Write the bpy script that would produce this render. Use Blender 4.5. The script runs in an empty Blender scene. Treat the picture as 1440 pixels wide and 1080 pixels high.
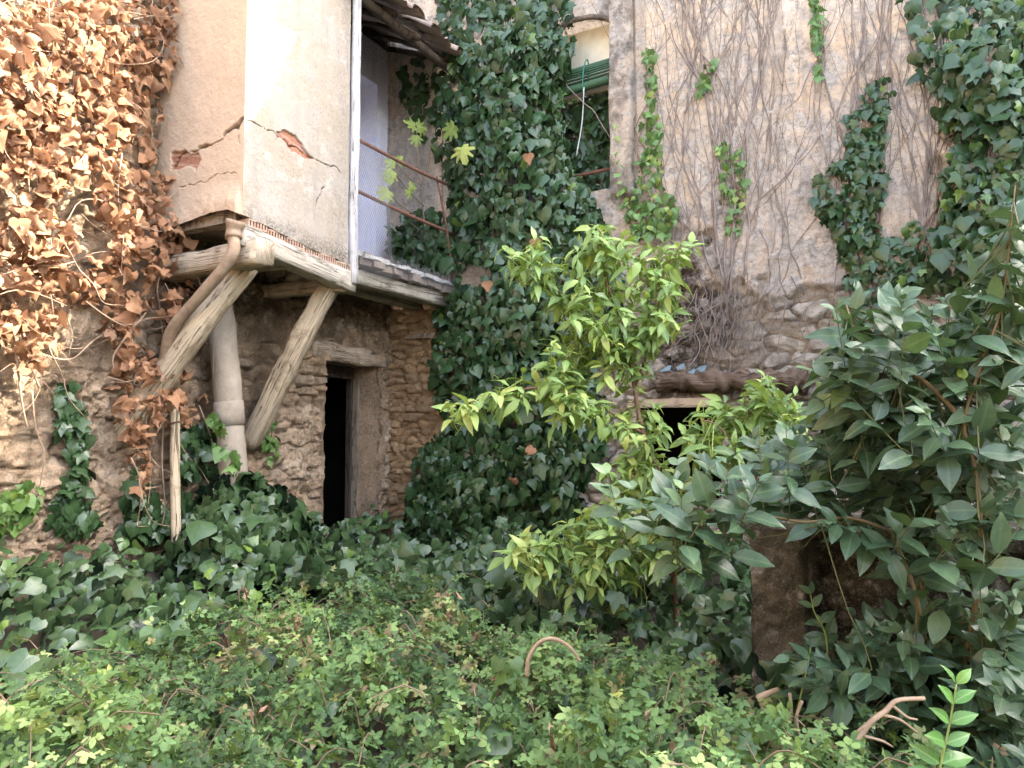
import bpy, math
import numpy as np
R = math.radians
rng = np.random.default_rng(11)
scn = bpy.context.scene
COL = scn.collection

# ------------------------------------------------------------------ camera
CX, DW = 5.0, 6.45                 # camera distance from the left house, distance of the right house's wall
C = np.array([CX, 0.0, 1.55])
YAW, PITCH, FPX = R(28), R(3.43), 1000.0
cam = bpy.data.cameras.new('camera'); co = bpy.data.objects.new('camera', cam); COL.objects.link(co)
co.location = C; co.rotation_euler = (R(90) + PITCH, 0, YAW)
cam.sensor_width = 36; cam.lens = 36 * FPX / 1440; cam.clip_end = 500; cam.clip_start = 0.05
scn.camera = co
_fw = np.array([-math.sin(YAW) * math.cos(PITCH), math.cos(YAW) * math.cos(PITCH), math.sin(PITCH)])
_rt = np.array([math.cos(YAW), math.sin(YAW), 0.0]); _up = np.cross(_rt, _fw)

def dirs(px, py):
    px = np.asarray(px, float); py = np.asarray(py, float)
    return _fw + ((px - 720) / FPX)[..., None] * _rt - ((py - 540) / FPX)[..., None] * _up
def onX(px, py, X):
    d = dirs(px, py); return C + d * ((X - C[0]) / d[..., 0])[..., None]
def onY(px, py, Y):
    d = dirs(px, py); return C + d * ((Y - C[1]) / d[..., 1])[..., None]
def atd(px, py, dep):
    d = dirs(px, py); return C + d * np.asarray(dep, float)[..., None]
def proj(P):
    q = np.asarray(P) - C; z = q @ _fw; z = np.where(z < .05, .05, z)
    return 720 + FPX * (q @ _rt) / z, 540 - FPX * (q @ _up) / z

# ------------------------------------------------------------------ noise
def h2(ix, iy, s):
    with np.errstate(over='ignore'):
        h = (ix.astype(np.int64) * 374761393 + iy.astype(np.int64) * 668265263 + s * 1442695041) & 0xFFFFFFFF
        h = ((h ^ (h >> 13)) * 1274126177) & 0xFFFFFFFF
        h = ((h ^ (h >> 16)) * 2246822519) & 0xFFFFFFFF
        h = h ^ (h >> 15)
    return h / 4294967296.0
def vn(u, v, s=0):
    iu = np.floor(u); iv = np.floor(v); fu = u - iu; fv = v - iv
    fu = fu * fu * (3 - 2 * fu); fv = fv * fv * (3 - 2 * fv)
    a = h2(iu, iv, s); b = h2(iu + 1, iv, s); c = h2(iu, iv + 1, s); d = h2(iu + 1, iv + 1, s)
    return (a + (b - a) * fu) * (1 - fv) + (c + (d - c) * fu) * fv
def fbm(u, v, s=0, o=4):
    r = 0; a = .5; n = 0
    for k in range(o):
        r = r + a * vn(u * 2 ** k + 17.3 * k, v * 2 ** k + 5.1 * k, s + k); n += a; a *= .5
    return r / n
def voro(u, v, s=0, jit=.85):
    iu = np.floor(u); iv = np.floor(v)
    f1 = np.full(u.shape, 9.); f2 = f1.copy(); cid = np.zeros(u.shape)
    for di in (-1, 0, 1):
        for dj in (-1, 0, 1):
            a = iu + di; b = iv + dj
            x = a + .5 + (h2(a, b, s) - .5) * jit; y = b + .5 + (h2(a, b, s + 9) - .5) * jit
            d = np.hypot(u - x, v - y); r = h2(a, b, s + 21)
            m = d < f1
            f2 = np.where(m, f1, np.minimum(f2, d)); cid = np.where(m, r, cid); f1 = np.where(m, d, f1)
    return f1, f2, cid
def ss(a, b, x):
    t = np.clip((x - a) / (b - a), 0, 1); return t * t * (3 - 2 * t)
def segdist(u, v, pts):
    d = np.full(u.shape, 1e9); pts = np.asarray(pts, float)
    for a, b in zip(pts[:-1], pts[1:]):
        e = b - a; t = np.clip(((u - a[0]) * e[0] + (v - a[1]) * e[1]) / max(e @ e, 1e-12), 0, 1)
        d = np.minimum(d, np.hypot(u - a[0] - t * e[0], v - a[1] - t * e[1]))
    return d
def inpoly(x, y, poly):
    poly = np.asarray(poly, float); ins = np.zeros(np.shape(x), bool); j = len(poly) - 1
    for i in range(len(poly)):
        xi, yi = poly[i]; xj, yj = poly[j]
        c = ((yi > y) != (yj > y)) & (x < (xj - xi) * (y - yi) / ((yj - yi) or 1e-9) + xi)
        ins ^= c; j = i
    return ins
def polydist(x, y, poly):
    return segdist(x, y, list(poly) + [poly[0]])
def sample(poly, n):
    p = np.asarray(poly, float); lo = p.min(0); hi = p.max(0); out = []
    k = 0
    while k < n:
        q = lo + rng.random((n * 3, 2)) * (hi - lo); q = q[inpoly(q[:, 0], q[:, 1], p)]
        out.append(q); k += len(q)
    return np.concatenate(out)[:n]
def nrm(v):
    return v / np.maximum(np.linalg.norm(v, axis=-1, keepdims=True), 1e-9)

# ------------------------------------------------------------------ objects
def link(o):
    COL.objects.link(o); return o
def tag(o, label=None, cat=None, group=None, kind=None):
    if label: o['label'] = label
    if cat: o['category'] = cat
    if group: o['group'] = group
    if kind: o['kind'] = kind
    return o
def thing(name, label, cat, loc=(0, 0, 0), group=None):
    o = link(bpy.data.objects.new(name, None)); o.location = loc; o.empty_display_size = .1
    return tag(o, label, cat, group)
def mesh(name, V, F, mat, parent=None, attrs=None, uv=None, smooth=True, org=None):
    """F: list of int arrays (n,k). One mesh object; V in world metres."""
    V = np.asarray(V, float); F = [np.asarray(f, np.int64) for f in F if len(f)]
    base = np.array(parent['_o']) if parent is not None and '_o' in parent else np.zeros(3)
    if parent is not None:
        base = np.array(parent.location) if parent.parent is None else np.array(parent.parent.location) + np.array(parent.location)
    o_loc = np.zeros(3)
    if parent is None and org is not None: base = np.asarray(org, float); o_loc = base
    me = bpy.data.meshes.new(name)
    me.vertices.add(len(V)); me.vertices.foreach_set('co', (V - base).astype(np.float32).ravel())
    li = np.concatenate([f.ravel() for f in F]); tot = np.concatenate([np.full(len(f), f.shape[1]) for f in F])
    st = np.concatenate([[0], np.cumsum(tot)[:-1]])
    me.loops.add(len(li)); me.loops.foreach_set('vertex_index', li.astype(np.int32))
    me.polygons.add(len(tot)); me.polygons.foreach_set('loop_start', st.astype(np.int32))
    me.polygons.foreach_set('use_smooth', np.full(len(tot), smooth))
    me.update(calc_edges=True)
    for k, a in (attrs or {}).items():
        at = me.attributes.new(k, 'FLOAT', 'POINT'); at.data.foreach_set('value', np.asarray(a, np.float32).ravel())
    if uv is not None:
        l = me.uv_layers.new(name='uv'); l.data.foreach_set('uv', np.asarray(uv, np.float32)[li].ravel())
    me.materials.append(mat)
    o = link(bpy.data.objects.new(name, me)); o.location = o_loc
    if parent is not None: o.parent = parent
    return o

class MB:
    def __init__(s): s.V = []; s.F = []; s.n = 0; s.A = []; s.U = []
    def add(s, V, F, a=None, uv=None):
        V = np.asarray(V, float); s.U.append(np.zeros((len(V), 2)) if uv is None else uv)
        s.V.append(V); s.A.append(np.full(len(V), rng.random() if a is None else a) if np.ndim(a) == 0 else np.asarray(a))
        for f in (F if isinstance(F, list) else [F]):
            if len(f): s.F.append(np.asarray(f) + s.n)
        s.n += len(V)
    def box(s, lo, hi, jit=0.0, a=None):
        lo = np.asarray(lo, float); hi = np.asarray(hi, float)
        v = np.array([[x, y, z] for x in (0, 1) for y in (0, 1) for z in (0, 1)], float)
        V = lo + v * (hi - lo)
        if jit: V = V + rng.normal(0, jit, V.shape)
        s.add(V, np.array([[0, 1, 3, 2], [4, 6, 7, 5], [0, 4, 5, 1], [2, 3, 7, 6], [0, 2, 6, 4], [1, 5, 7, 3]]), a)
    def tube(s, P, r, k=6, cap=True, a=None, sq=False, rough=0.0, sc=1.0):
        P = np.asarray(P, float); n = len(P); r = np.broadcast_to(np.asarray(r, float), (n,))
        T = nrm(np.gradient(P, axis=0)); ref = np.array([0, 0, 1.]) if abs(T[0][2]) < .9 else np.array([1., 0, 0])
        V = []; N = nrm(np.cross(T[0], ref)[None])[0]
        ang = np.arange(k) / k * 2 * math.pi + math.pi / k
        prof = np.stack([np.cos(ang), np.sin(ang)], 1)
        if sq:
            m = np.max(np.abs(prof), axis=1, keepdims=True); prof = prof / m * (.93 if k > 4 else 1)
        for i in range(n):
            N = N - T[i] * (N @ T[i]); N = N / max(np.linalg.norm(N), 1e-9); B = np.cross(T[i], N)
            rr = r[i]
            w = 1.0
            if rough:
                w = 1 + rough * (vn(ang * 0 + i * sc + 3.3, np.cos(ang) * 2 + np.sin(ang) * 3 + 40, 5)[:, None] * 2 - 1)
            V.append(P[i] + rr * w * (prof[:, :1] * N + prof[:, 1:] * B))
        V = np.concatenate(V); i = np.arange(n - 1)[:, None] * k; j = np.arange(k)[None]
        q = np.stack([i + j, i + (j + 1) % k, i + k + (j + 1) % k, i + k + j], -1).reshape(-1, 4)
        F = [q]
        if cap and k > 3: F += [np.arange(k)[::-1][None], (np.arange(k) + (n - 1) * k)[None]]
        cl = np.concatenate([[0], np.cumsum(np.linalg.norm(np.diff(P, axis=0), axis=1))])
        uu = np.abs(np.arange(k) / k * 2 - 1) * math.pi * r.max(); s.add(V, F, a, np.stack([np.tile(uu, n), np.repeat(cl + P[0][1], k)], 1))
    def build(s, name, mat, parent=None, smooth=True, org=None):
        return mesh(name, np.concatenate(s.V), s.F, mat, parent, {'rnd': np.concatenate(s.A)}, np.concatenate(s.U), smooth, org)

def curve(pts, n=16):
    """Catmull-Rom through pts."""
    P = np.asarray(pts, float)
    if len(P) == 2: return P[0] + (P[1] - P[0]) * np.linspace(0, 1, n)[:, None]
    Q = np.concatenate([[2 * P[0] - P[1]], P, [2 * P[-1] - P[-2]]]); t = np.linspace(0, len(P) - 1 - 1e-6, n)
    i = t.astype(int); f = (t - i)[:, None]; a, b, c, d = Q[i], Q[i + 1], Q[i + 2], Q[i + 3]
    return .5 * (2 * b + (c - a) * f + (2 * a - 5 * b + 4 * c - d) * f ** 2 + (3 * b - a - 3 * c + d) * f ** 3)

# ------------------------------------------------------------------ materials
class NT:
    def __init__(s, name):
        s.m = bpy.data.materials.new(name); s.m.use_nodes = True; s.t = s.m.node_tree; s.t.nodes.clear()
    def n(s, t, **k):
        x = s.t.nodes.new('ShaderNode' + t)
        for a, b in k.items(): setattr(x, a, b)
        return x
    def put(s, sock, v):
        if isinstance(v, bpy.types.NodeSocket): s.t.links.new(v, sock)
        elif isinstance(v, tuple) and len(v) == 3: sock.default_value = (*v, 1)
        else: sock.default_value = v
    def mix(s, f, a, b, mode='MIX'):
        x = s.n('Mix', data_type='RGBA', blend_type=mode); s.put(x.inputs[0], f); s.put(x.inputs[6], a); s.put(x.inputs[7], b); return x.outputs[2]
    def math(s, op, a, b=0.0, clamp=False):
        x = s.n('Math', operation=op, use_clamp=clamp); s.put(x.inputs[0], a); s.put(x.inputs[1], b); return x.outputs[0]
    def attr(s, k): return s.n('Attribute', attribute_name=k).outputs['Fac']
    def pos(s): return s.n('NewGeometry').outputs['Position']
    def noise(s, scale, det=4, rough=.6, vec=None, dist=0.0):
        x = s.n('TexNoise'); x.inputs['Scale'].default_value = scale; x.inputs['Detail'].default_value = det
        x.inputs['Roughness'].default_value = rough; x.inputs['Distortion'].default_value = dist
        s.put(x.inputs['Vector'], vec if vec is not None else s.pos()); return x.outputs[0]
    def stretch(s, sx, sy, sz):
        x = s.n('Mapping'); x.inputs['Scale'].default_value = (sx, sy, sz); s.put(x.inputs['Vector'], s.pos()); return x.outputs[0]
    def rng(s, v, a, b, c=0., d=1.):
        x = s.n('MapRange'); s.put(x.inputs[0], v)
        for i, q in enumerate((a, b, c, d)): x.inputs[i + 1].default_value = q
        return x.outputs[0]
    def ramp(s, f, stops):
        x = s.n('ValToRGB'); e = x.color_ramp.elements
        while len(e) < len(stops): e.new(.5)
        for q, (p, c) in zip(e, stops): q.position = p; q.color = (*c, 1)
        s.put(x.inputs[0], f); return x.outputs[0]
    def bump(s, h, st=.5, dist=.01, nrm=None):
        x = s.n('Bump'); x.inputs['Strength'].default_value = st; x.inputs['Distance'].default_value = dist; s.put(x.inputs['Height'], h)
        if nrm is not None: s.put(x.inputs['Normal'], nrm)
        return x.outputs[0]
    def out(s, col, rough=.8, nrm=None, spec=.3, transl=0.0, metal=0.0, tcol=None, coat=0.0):
        p = s.n('BsdfPrincipled'); s.put(p.inputs['Base Color'], col); s.put(p.inputs['Roughness'], rough)
        p.inputs['Specular IOR Level'].default_value = spec; p.inputs['Metallic'].default_value = metal
        if nrm is not None: s.put(p.inputs['Normal'], nrm)
        o = s.n('OutputMaterial'); sh = p.outputs[0]
        if transl:
            t = s.n('BsdfTranslucent'); s.put(t.inputs[0], tcol if tcol is not None else col)
            m = s.n('MixShader'); m.inputs[0].default_value = transl; s.t.links.new(sh, m.inputs[1]); s.t.links.new(t.outputs[0], m.inputs[2]); sh = m.outputs[0]
        s.t.links.new(sh, o.inputs[0]); return s.m

def leaf_mat(name, stops, rib, rough=.4, spec=.5, transl=.2, tint=(.5, .8, .15), veins=0.5, spots=None):
    t = NT(name); c = t.ramp(t.attr('rnd'), stops)
    uvn = t.n('UVMap'); sx = t.n('SeparateXYZ'); t.put(sx.inputs[0], uvn.outputs[0]); u = t.math('ABSOLUTE', sx.outputs[0]); v = sx.outputs[1]
    mid = t.rng(u, .012, .035, 1, 0)
    w = t.math('FRACT', t.math('SUBTRACT', t.math('MULTIPLY', v, 8.), t.math('MULTIPLY', u, 7.)))
    sv = t.math('MULTIPLY', t.rng(t.math('ABSOLUTE', t.math('SUBTRACT', w, .5)), .0, .12, 1, 0), .45)
    vv = t.math('MULTIPLY', t.math('MAXIMUM', mid, sv), veins)
    c = t.mix(vv, c, rib)
    nz = t.noise(28, 3, .6)
    c = t.mix(t.rng(nz, .35, .75, 0, .5), c, t.mix(.35, c, stops[-2][1]))
    if spots: c = t.mix(t.rng(t.noise(70, 2, .5), .62, .7, 0, .7), c, spots)
    g = t.n('NewGeometry'); c = t.mix(t.math('MULTIPLY', g.outputs['Backfacing'], .35), c, tint)
    return t.out(c, t.rng(t.noise(9, 2), .3, .7, rough - .1, rough + .15), t.bump(t.math('MULTIPLY', vv, -1.), .25, .004), spec, transl, tcol=t.mix(.5, c, tint))

def wall_mat(name, mud, mud2, mud3, stone_stops, mortar, dirt_shade, bscale=1.0, warm=(1.0, .80, .58)):
    t = NT(name); m = t.attr('m'); cell = t.attr('cell'); st = t.attr('stone'); di = t.attr('dirt_shade')
    n1 = t.noise(1.5, 6, .65); n1b = t.noise(4.2, 7, .72, None, .5); n2 = t.noise(26, 6, .78); n3 = t.noise(95, 4, .78); n4 = t.noise(10, 6, .72)
    dk = lambda c, f=.65, d=(.09, .068, .05): t.mix(f, c, d)
    s = t.ramp(cell, stone_stops); s = t.mix(t.rng(n2, .38, .62), s, t.mix(.6, s, mortar)); s = t.mix(t.rng(n4, .5, .62, 0, .7), s, dk(s)); s = t.mix(t.rng(n4, .44, .34, 0, .6), s, t.mix(.5, s, (.9, .8, .66)))
    s = t.mix(t.rng(st, .10, .6, 1, 0), s, mortar); s = t.mix(t.math('MULTIPLY', t.rng(st, .0, .4, .9, 0), t.rng(t.noise(6, 5, .7), .40, .58, .15, 1)), s, dk(mortar, .8, (.075, .052, .036)))
    p = t.mix(t.rng(n1, .44, .56), mud, mud2); p = t.mix(t.rng(n1b, .47, .56), p, mud3)
    grit = t.math('MULTIPLY', t.rng(n1b, .42, .54, .4, 1), t.rng(n2, .48, .58)); p = t.mix(t.math('MULTIPLY', grit, .85), p, dk(p, .6, (.13, .10, .08)))
    p = t.mix(t.rng(n4, .45, .36, 0, .7), p, t.mix(.6, p, (.93, .87, .78)))
    strk = t.noise(1., 6, .75, t.stretch(6, 6, .8)); p = t.mix(t.rng(strk, .52, .62, 0, .55), p, dk(p, .5, (.20, .165, .14)))
    c = t.mix(m, s, p); c = t.mix(t.math('MULTIPLY', di, t.rng(n4, .36, .56)), c, dirt_shade)
    c = t.mix(t.rng(n3, .54, .63, 0, .75), c, dk(c, .55)); c = t.mix(t.rng(n3, .44, .36, 0, .6), c, t.mix(.5, c, (.95, .88, .78)))
    edge = t.math('MULTIPLY', m, t.math('SUBTRACT', 1., m)); c = t.mix(t.math('MULTIPLY', edge, 2.4), c, dk(c, .7))
    c = t.mix(t.attr('warm'), c, warm, 'MULTIPLY')
    b = t.bump(n4, .9, .08 * bscale); b = t.bump(n2, 1., .05 * bscale, b); b = t.bump(n3, 1., .02 * bscale, b)
    return t.out(c, .93, b, .15)

def plaster_mat(name, a, b, dirt_shade, brick=(.30, .115, .065)):
    t = NT(name); n1 = t.noise(2.2, 7, .7, None, .4); n2 = t.noise(48, 5, .75); n3 = t.noise(1., 7, .72, t.stretch(8, 8, .6)); n4 = t.noise(9, 6, .72)
    c = t.mix(t.rng(n1, .42, .58), a, b); c = t.mix(t.math('MULTIPLY', t.rng(n3, .50, .64, 0, .6), t.rng(n1, .40, .60)), c, dirt_shade); c = t.mix(t.rng(n4, .54, .66, 0, .4), c, t.mix(.5, c, dirt_shade)); c = t.mix(t.rng(n4, .44, .36, 0, .35), c, t.mix(.4, c, (.8, .75, .68)))
    c = t.mix(t.rng(t.noise(85, 3, .6), .60, .68, 0, .75), c, t.mix(.75, c, (.10, .08, .06)))
    c = t.mix(t.math('MULTIPLY', t.attr('dirt_shade'), t.rng(n2, .38, .56)), c, (.12, .10, .08))
    c = t.mix(t.attr('warm'), c, t.mix(t.rng(n4, .4, .62), (.53, .395, .275), (.47, .365, .265)))  # bounced sunlight on the bay's left face, painted in as peach
    c = t.mix(t.attr('m'), c, t.mix(t.rng(n2, .42, .6), brick, (.34, .20, .14)))
    c = t.mix(t.math('MULTIPLY', t.attr('cell'), .92), c, (.075, .05, .035))
    return t.out(c, .9, t.bump(n2, .5, .010, t.bump(n4, .4, .03)), .2)

def wood_mat(name, a, b, d, axis=(2, 2, 30), rough=.85):
    t = NT(name)
    if axis is None:
        q = t.n('Mapping'); q.inputs['Scale'].default_value = (55, 2.6, 1); u = t.n('UVMap'); t.put(q.inputs[0], u.outputs[0]); v = q.outputs[0]
        q = t.n('Mapping'); q.inputs['Scale'].default_value = (26, 1.1, 1); q.inputs['Location'].default_value = (3, 7, 0); t.put(q.inputs[0], u.outputs[0]); v2 = q.outputs[0]
    else: v = t.stretch(*axis); v2 = t.stretch(*[x * .5 for x in axis])
    n1 = t.noise(1., 6, .7, v, .5); n3 = t.noise(1., 3, .5, v2, .8); n2 = t.noise(7, 5, .7)
    c = t.mix(t.rng(n1, .3, .7), a, b); c = t.mix(t.rng(n1, .55, .66, 0, .85), c, d)
    crk = t.rng(t.math('ABSOLUTE', t.math('SUBTRACT', n3, .5)), .0, .022, 1, 0)
    c = t.mix(t.math('MULTIPLY', crk, .85), c, (.045, .03, .02)); c = t.mix(t.rng(n2, .5, .72, 0, .75), c, d)
    h = t.math('SUBTRACT', n1, t.math('MULTIPLY', crk, .8))
    return t.out(c, rough, t.bump(h, .8, .02), .2)

def plain(name, a, b, scale=8, rough=.7, metal=0., bs=.3, spec=.3):
    t = NT(name); n = t.noise(scale, 5, .65); c = t.mix(t.rng(n, .35, .68), a, b)
    c = t.mix(t.math('MULTIPLY', t.attr('rnd'), .35), c, t.mix(.5, c, b)); c = t.mix(t.rng(t.noise(scale * .45, 6, .7), .50, .66, 0, .55), c, t.mix(.6, c, (.05, .04, .03)))
    return t.out(c, rough, t.bump(t.noise(scale * 7, 3), bs, .005), spec, metal=metal)

M = {}
M['mud'] = wall_mat('mud_rubble', (.74, .55, .37), (.80, .63, .46), (.64, .49, .34), [(0, (.22, .165, .12)), (.3, (.52, .385, .26)), (.6, (.72, .54, .36)), (.8, (.44, .35, .26)), (1, (.60, .52, .42))], (.66, .50, .34), (.11, .08, .055))
M['render'] = wall_mat('old_render', (.80, .685, .58), (.82, .655, .50), (.70, .62, .54), [(0, (.42, .35, .28)), (.3, (.74, .61, .47)), (.6, (.82, .75, .65)), (.8, (.62, .51, .40)), (1, (.55, .51, .46))], (.52, .42, .32), (.075, .052, .037))
M['pier'] = wall_mat('mossy_masonry', (.19, .17, .13), (.15, .135, .10), (.26, .235, .18), [(0, (.16, .125, .085)), (1, (.24, .18, .12))], (.14, .11, .075), (.03, .024, .015), 1.2)
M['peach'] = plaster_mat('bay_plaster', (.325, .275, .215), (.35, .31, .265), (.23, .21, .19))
M['lilac'] = plaster_mat('balcony_plaster', (.70, .71, .88), (.80, .80, .90), (.52, .50, .56))
M['beam'] = wood_mat('grey_timber', (.43, .35, .25), (.58, .49, .37), (.16, .115, .075), None)
M['beamy'] = wood_mat('grey_timber_header', (.38, .34, .28), (.56, .50, .41), (.15, .12, .09), None)
M['brace'] = wood_mat('weathered_timber', (.44, .35, .235), (.60, .50, .36), (.17, .12, .075), None)
M['dark_wood'] = wood_mat('dark_wood', (.06, .045, .035), (.11, .085, .065), (.025, .02, .015), (20, 20, 3))
M['jamb_wood'] = wood_mat('jamb_wood', (.26, .205, .15), (.34, .28, .21), (.10, .075, .05), (25, 25, 3))
M['white_wood'] = wood_mat('flaking_white_wood', (.52, .50, .49), (.64, .62, .60), (.26, .23, .2), None)
M['lintel'] = wood_mat('old_lintel', (.40, .31, .225), (.50, .40, .30), (.16, .115, .08), None)
M['tan_board'] = wood_mat('tan_board', (.40, .30, .20), (.50, .39, .27), (.18, .13, .09), (3, 25, 25))
M['board'] = wood_mat('grey_board', (.50, .48, .46), (.62, .60, .57), (.26, .23, .2), (25, 3, 25))
M['rot_wood'] = wood_mat('rotten_lintel', (.12, .08, .055), (.19, .135, .095), (.05, .035, .025), None)
M['pipe'] = plain('cement_pipe', (.27, .225, .175), (.37, .315, .25), 5, .85, bs=.6)
M['rust'] = plain('rusty_iron', (.12, .055, .04), (.20, .095, .06), 25, .8, .2)
M['wire'] = plain('wire', (.30, .30, .32), (.22, .2, .2), 20, .5, .6)
M['brick'] = plain('hollow_brick', (.36, .215, .15), (.46, .35, .27), 14, .9)
M['clay'] = plain('stained_clay', (.19, .125, .085), (.31, .235, .16), 14, .85)
M['hole'] = plain('hole_shade', (.06, .03, .02), (.04, .02, .015), 8, .95)
M['tile'] = plain('weathered_tile', (.20, .17, .145), (.32, .24, .18), 9, .9)
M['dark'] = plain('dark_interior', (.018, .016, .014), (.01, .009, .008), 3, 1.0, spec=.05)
M['blind'] = plain('green_slat', (.03, .085, .04), (.055, .125, .065), 12, .55)
M['cord'] = plain('pale_cord', (.5, .5, .47), (.4, .4, .38), 9, .8)
M['gcord'] = plain('green_cord', (.04, .22, .15), (.04, .17, .12), 9, .7)
M['blocker_cream'] = plain('blocker_pale', (.50, .43, .35), (.42, .36, .30), 2, .9)
M['cream'] = plain('cream_paint', (.80, .74, .58), (.74, .67, .52), 2, .9)
M['stem_d'] = plain('ivy_stem', (.17, .115, .08), (.24, .17, .12), 15, .9)
M['stem_b'] = plain('bare_vine_stem', (.31, .25, .215), (.16, .125, .105), 9, .9)
M['stem_t'] = plain('dry_tendril', (.36, .265, .185), (.25, .17, .115), 15, .85)
M['twig_l'] = plain('laurel_stem', (.13, .09, .045), (.20, .145, .07), 30, .7)
M['twig_k'] = plain('laurel_twig', (.075, .09, .035), (.12, .125, .05), 15, .6)
M['twig_g'] = plain('green_twig', (.22, .30, .08), (.26, .33, .1), 15, .6)
M['bark'] = plain('bark', (.15, .085, .055), (.22, .14, .09), 25, .9)
M['dead_stick'] = plain('dead_stick', (.45, .33, .225), (.32, .23, .16), 18, .85)
M['slate'] = plain('slate_chip', (.13, .19, .22), (.2, .26, .28), 10, .5)
M['soil'] = plain('soil', (.05, .04, .028), (.085, .065, .045), 5, 1.0)

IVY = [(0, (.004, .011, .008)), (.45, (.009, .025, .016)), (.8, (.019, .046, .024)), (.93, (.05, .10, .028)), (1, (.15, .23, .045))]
M['ivy'] = leaf_mat('ivy_leaf', IVY, (.045, .085, .045), .31, .45, .08, (.07, .14, .04), .45)
M['ivy_g'] = leaf_mat('ivy_leaf_young', [(0, (.03, .085, .028)), (.5, (.055, .13, .035)), (.85, (.12, .22, .05)), (1, (.28, .34, .06))], (.14, .22, .09), .42, .4, .2, (.16, .26, .06), .4)
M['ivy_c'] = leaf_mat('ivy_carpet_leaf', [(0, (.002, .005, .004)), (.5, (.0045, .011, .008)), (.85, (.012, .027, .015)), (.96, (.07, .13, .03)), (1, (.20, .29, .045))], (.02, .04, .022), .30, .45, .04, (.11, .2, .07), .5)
M['dry'] = leaf_mat('dry_leaf', [(0, (.075, .038, .025)), (.3, (.185, .083, .042)), (.6, (.29, .145, .072)), (.85, (.36, .21, .115)), (1, (.33, .245, .17))], (.36, .24, .15), .7, .2, .2, (.38, .21, .12), .35)
M['lime'] = leaf_mat('lime_leaf', [(0, (.045, .10, .03)), (.35, (.115, .205, .055)), (.7, (.21, .325, .085)), (.93, (.30, .42, .12)), (1, (.38, .44, .12))], (.30, .40, .14), .42, .45, .25, (.36, .48, .07), .55)
M['laurel'] = leaf_mat('laurel_leaf', [(0, (.022, .05, .028)), (.5, (.064, .115, .066)), (.85, (.125, .19, .10)), (.95, (.18, .27, .085)), (1, (.22, .34, .065))], (.11, .18, .09), .30, .38, .13, (.12, .22, .06), .5)
M['sprig'] = leaf_mat('bright_sprig_leaf', [(0, (.05, .14, .03)), (.6, (.10, .24, .05)), (1, (.22, .38, .08))], (.25, .4, .14), .32, .5, .2, (.22, .4, .06), .55)
M['bram'] = leaf_mat('bramble_leaf', [(0, (.025, .065, .026)), (.35, (.085, .175, .058)), (.66, (.19, .31, .10)), (.83, (.33, .43, .16)), (.9, (.25, .22, .11)), (.96, (.17, .11, .07)), (1, (.36, .40, .10))], (.2, .28, .1), .6, .3, .25, (.26, .36, .07), .3)
M['fig'] = leaf_mat('fig_leaf', [(0, (.05, .11, .035)), (.6, (.11, .18, .05)), (1, (.34, .36, .10))], (.45, .5, .2), .55, .3, .3, (.4, .45, .1), .5)
M['deadl'] = leaf_mat('withered_leaf', [(0, (.13, .075, .05)), (.5, (.25, .155, .105)), (1, (.38, .26, .18))], (.3, .2, .14), .85, .15, .2, (.3, .2, .12), .2)

# ------------------------------------------------------------------ leaf templates  (x across, y base->tip, z normal)
def fan(half, ctr=(0, .3), crease=.12, curl=.25):
    o = [(0, half[0][1])] + [(x, y) for x, y in half[1:-1]] + [(0, half[-1][1])] + [(-x, y) for x, y in half[1:-1]][::-1]
    P = np.array([ctr] + o, float); k = len(o)
    z = crease * np.abs(P[:, 0]) * -1 - curl * np.maximum(P[:, 1] - .3, 0) ** 2 - curl * .8 * P[:, 0] ** 2
    z[0] += .03
    f = np.array([[0, 1 + i, 1 + (i + 1) % k] for i in range(k)])
    return np.column_stack([P, z]), f[:, [0, 2, 1]]
T_IVY = fan([(0, .06), (.16, -.03), (.40, .03), (.36, .2), (.52, .42), (.24, .52), (.14, .75), (0, 1)])
T_IVY2 = fan([(0, .08), (.2, -.04), (.42, .08), (.50, .30), (.36, .55), (.16, .80), (0, 1)])
T_IVY3 = fan([(0, .05), (.15, -.02), (.34, .08), (.26, .26), (.38, .42), (.17, .5), (.10, .75), (0, 1)])
def ring(T):
    V = T[0]; k = len(V) - 1; c = V[0]; mid = c + (V[1:] - c) * .55; W = np.concatenate([V[:1], mid, V[1:]]); i = np.arange(k); j = (i + 1) % k
    return W, np.stack([0 * i, 1 + j, 1 + i], 1), np.stack([1 + i, 1 + j, 1 + k + j, 1 + k + i], 1)
T_DRY = ring(T_IVY2); T_DRY2 = ring(T_IVY); T_DRY3 = ring(T_IVY3)
T_FIG = fan([(0, .06), (.14, -.02), (.34, .02), (.28, .18), (.52, .26), (.56, .40), (.26, .38), (.42, .66), (.34, .78), (.15, .54), (.15, .88), (0, 1)], (0, .28), .05, .3)
def ell(rows, fold=.22, droop=.28):
    V = [(0, 0, 0)]; F3 = []; F4 = []
    for t, w in rows: V += [(-w, t, fold * w), (0, t, 0), (w, t, fold * w)]
    V.append((0, 1, 0)); V = np.array(V, float); V[:, 2] -= droop * V[:, 1] ** 2
    n = len(rows); L = len(V) - 1
    F3 = [(0, 2, 1), (0, 3, 2)]
    for i in range(n - 1):
        a = 1 + 3 * i; F4 += [(a, a + 1, a + 4, a + 3), (a + 1, a + 2, a + 5, a + 4)]
    a = 1 + 3 * (n - 1); F3 += [(a, a + 1, L), (a + 1, a + 2, L)]
    return V, np.array(F3), np.array(F4)
T_LAUREL = ell([(.07, .05), (.2, .15), (.36, .205), (.52, .205), (.68, .165), (.82, .10), (.93, .035)], .25, .22)
T_LIME = ell([(.1, .06), (.28, .15), (.5, .18), (.7, .14), (.88, .06)], .35, .42)
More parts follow.
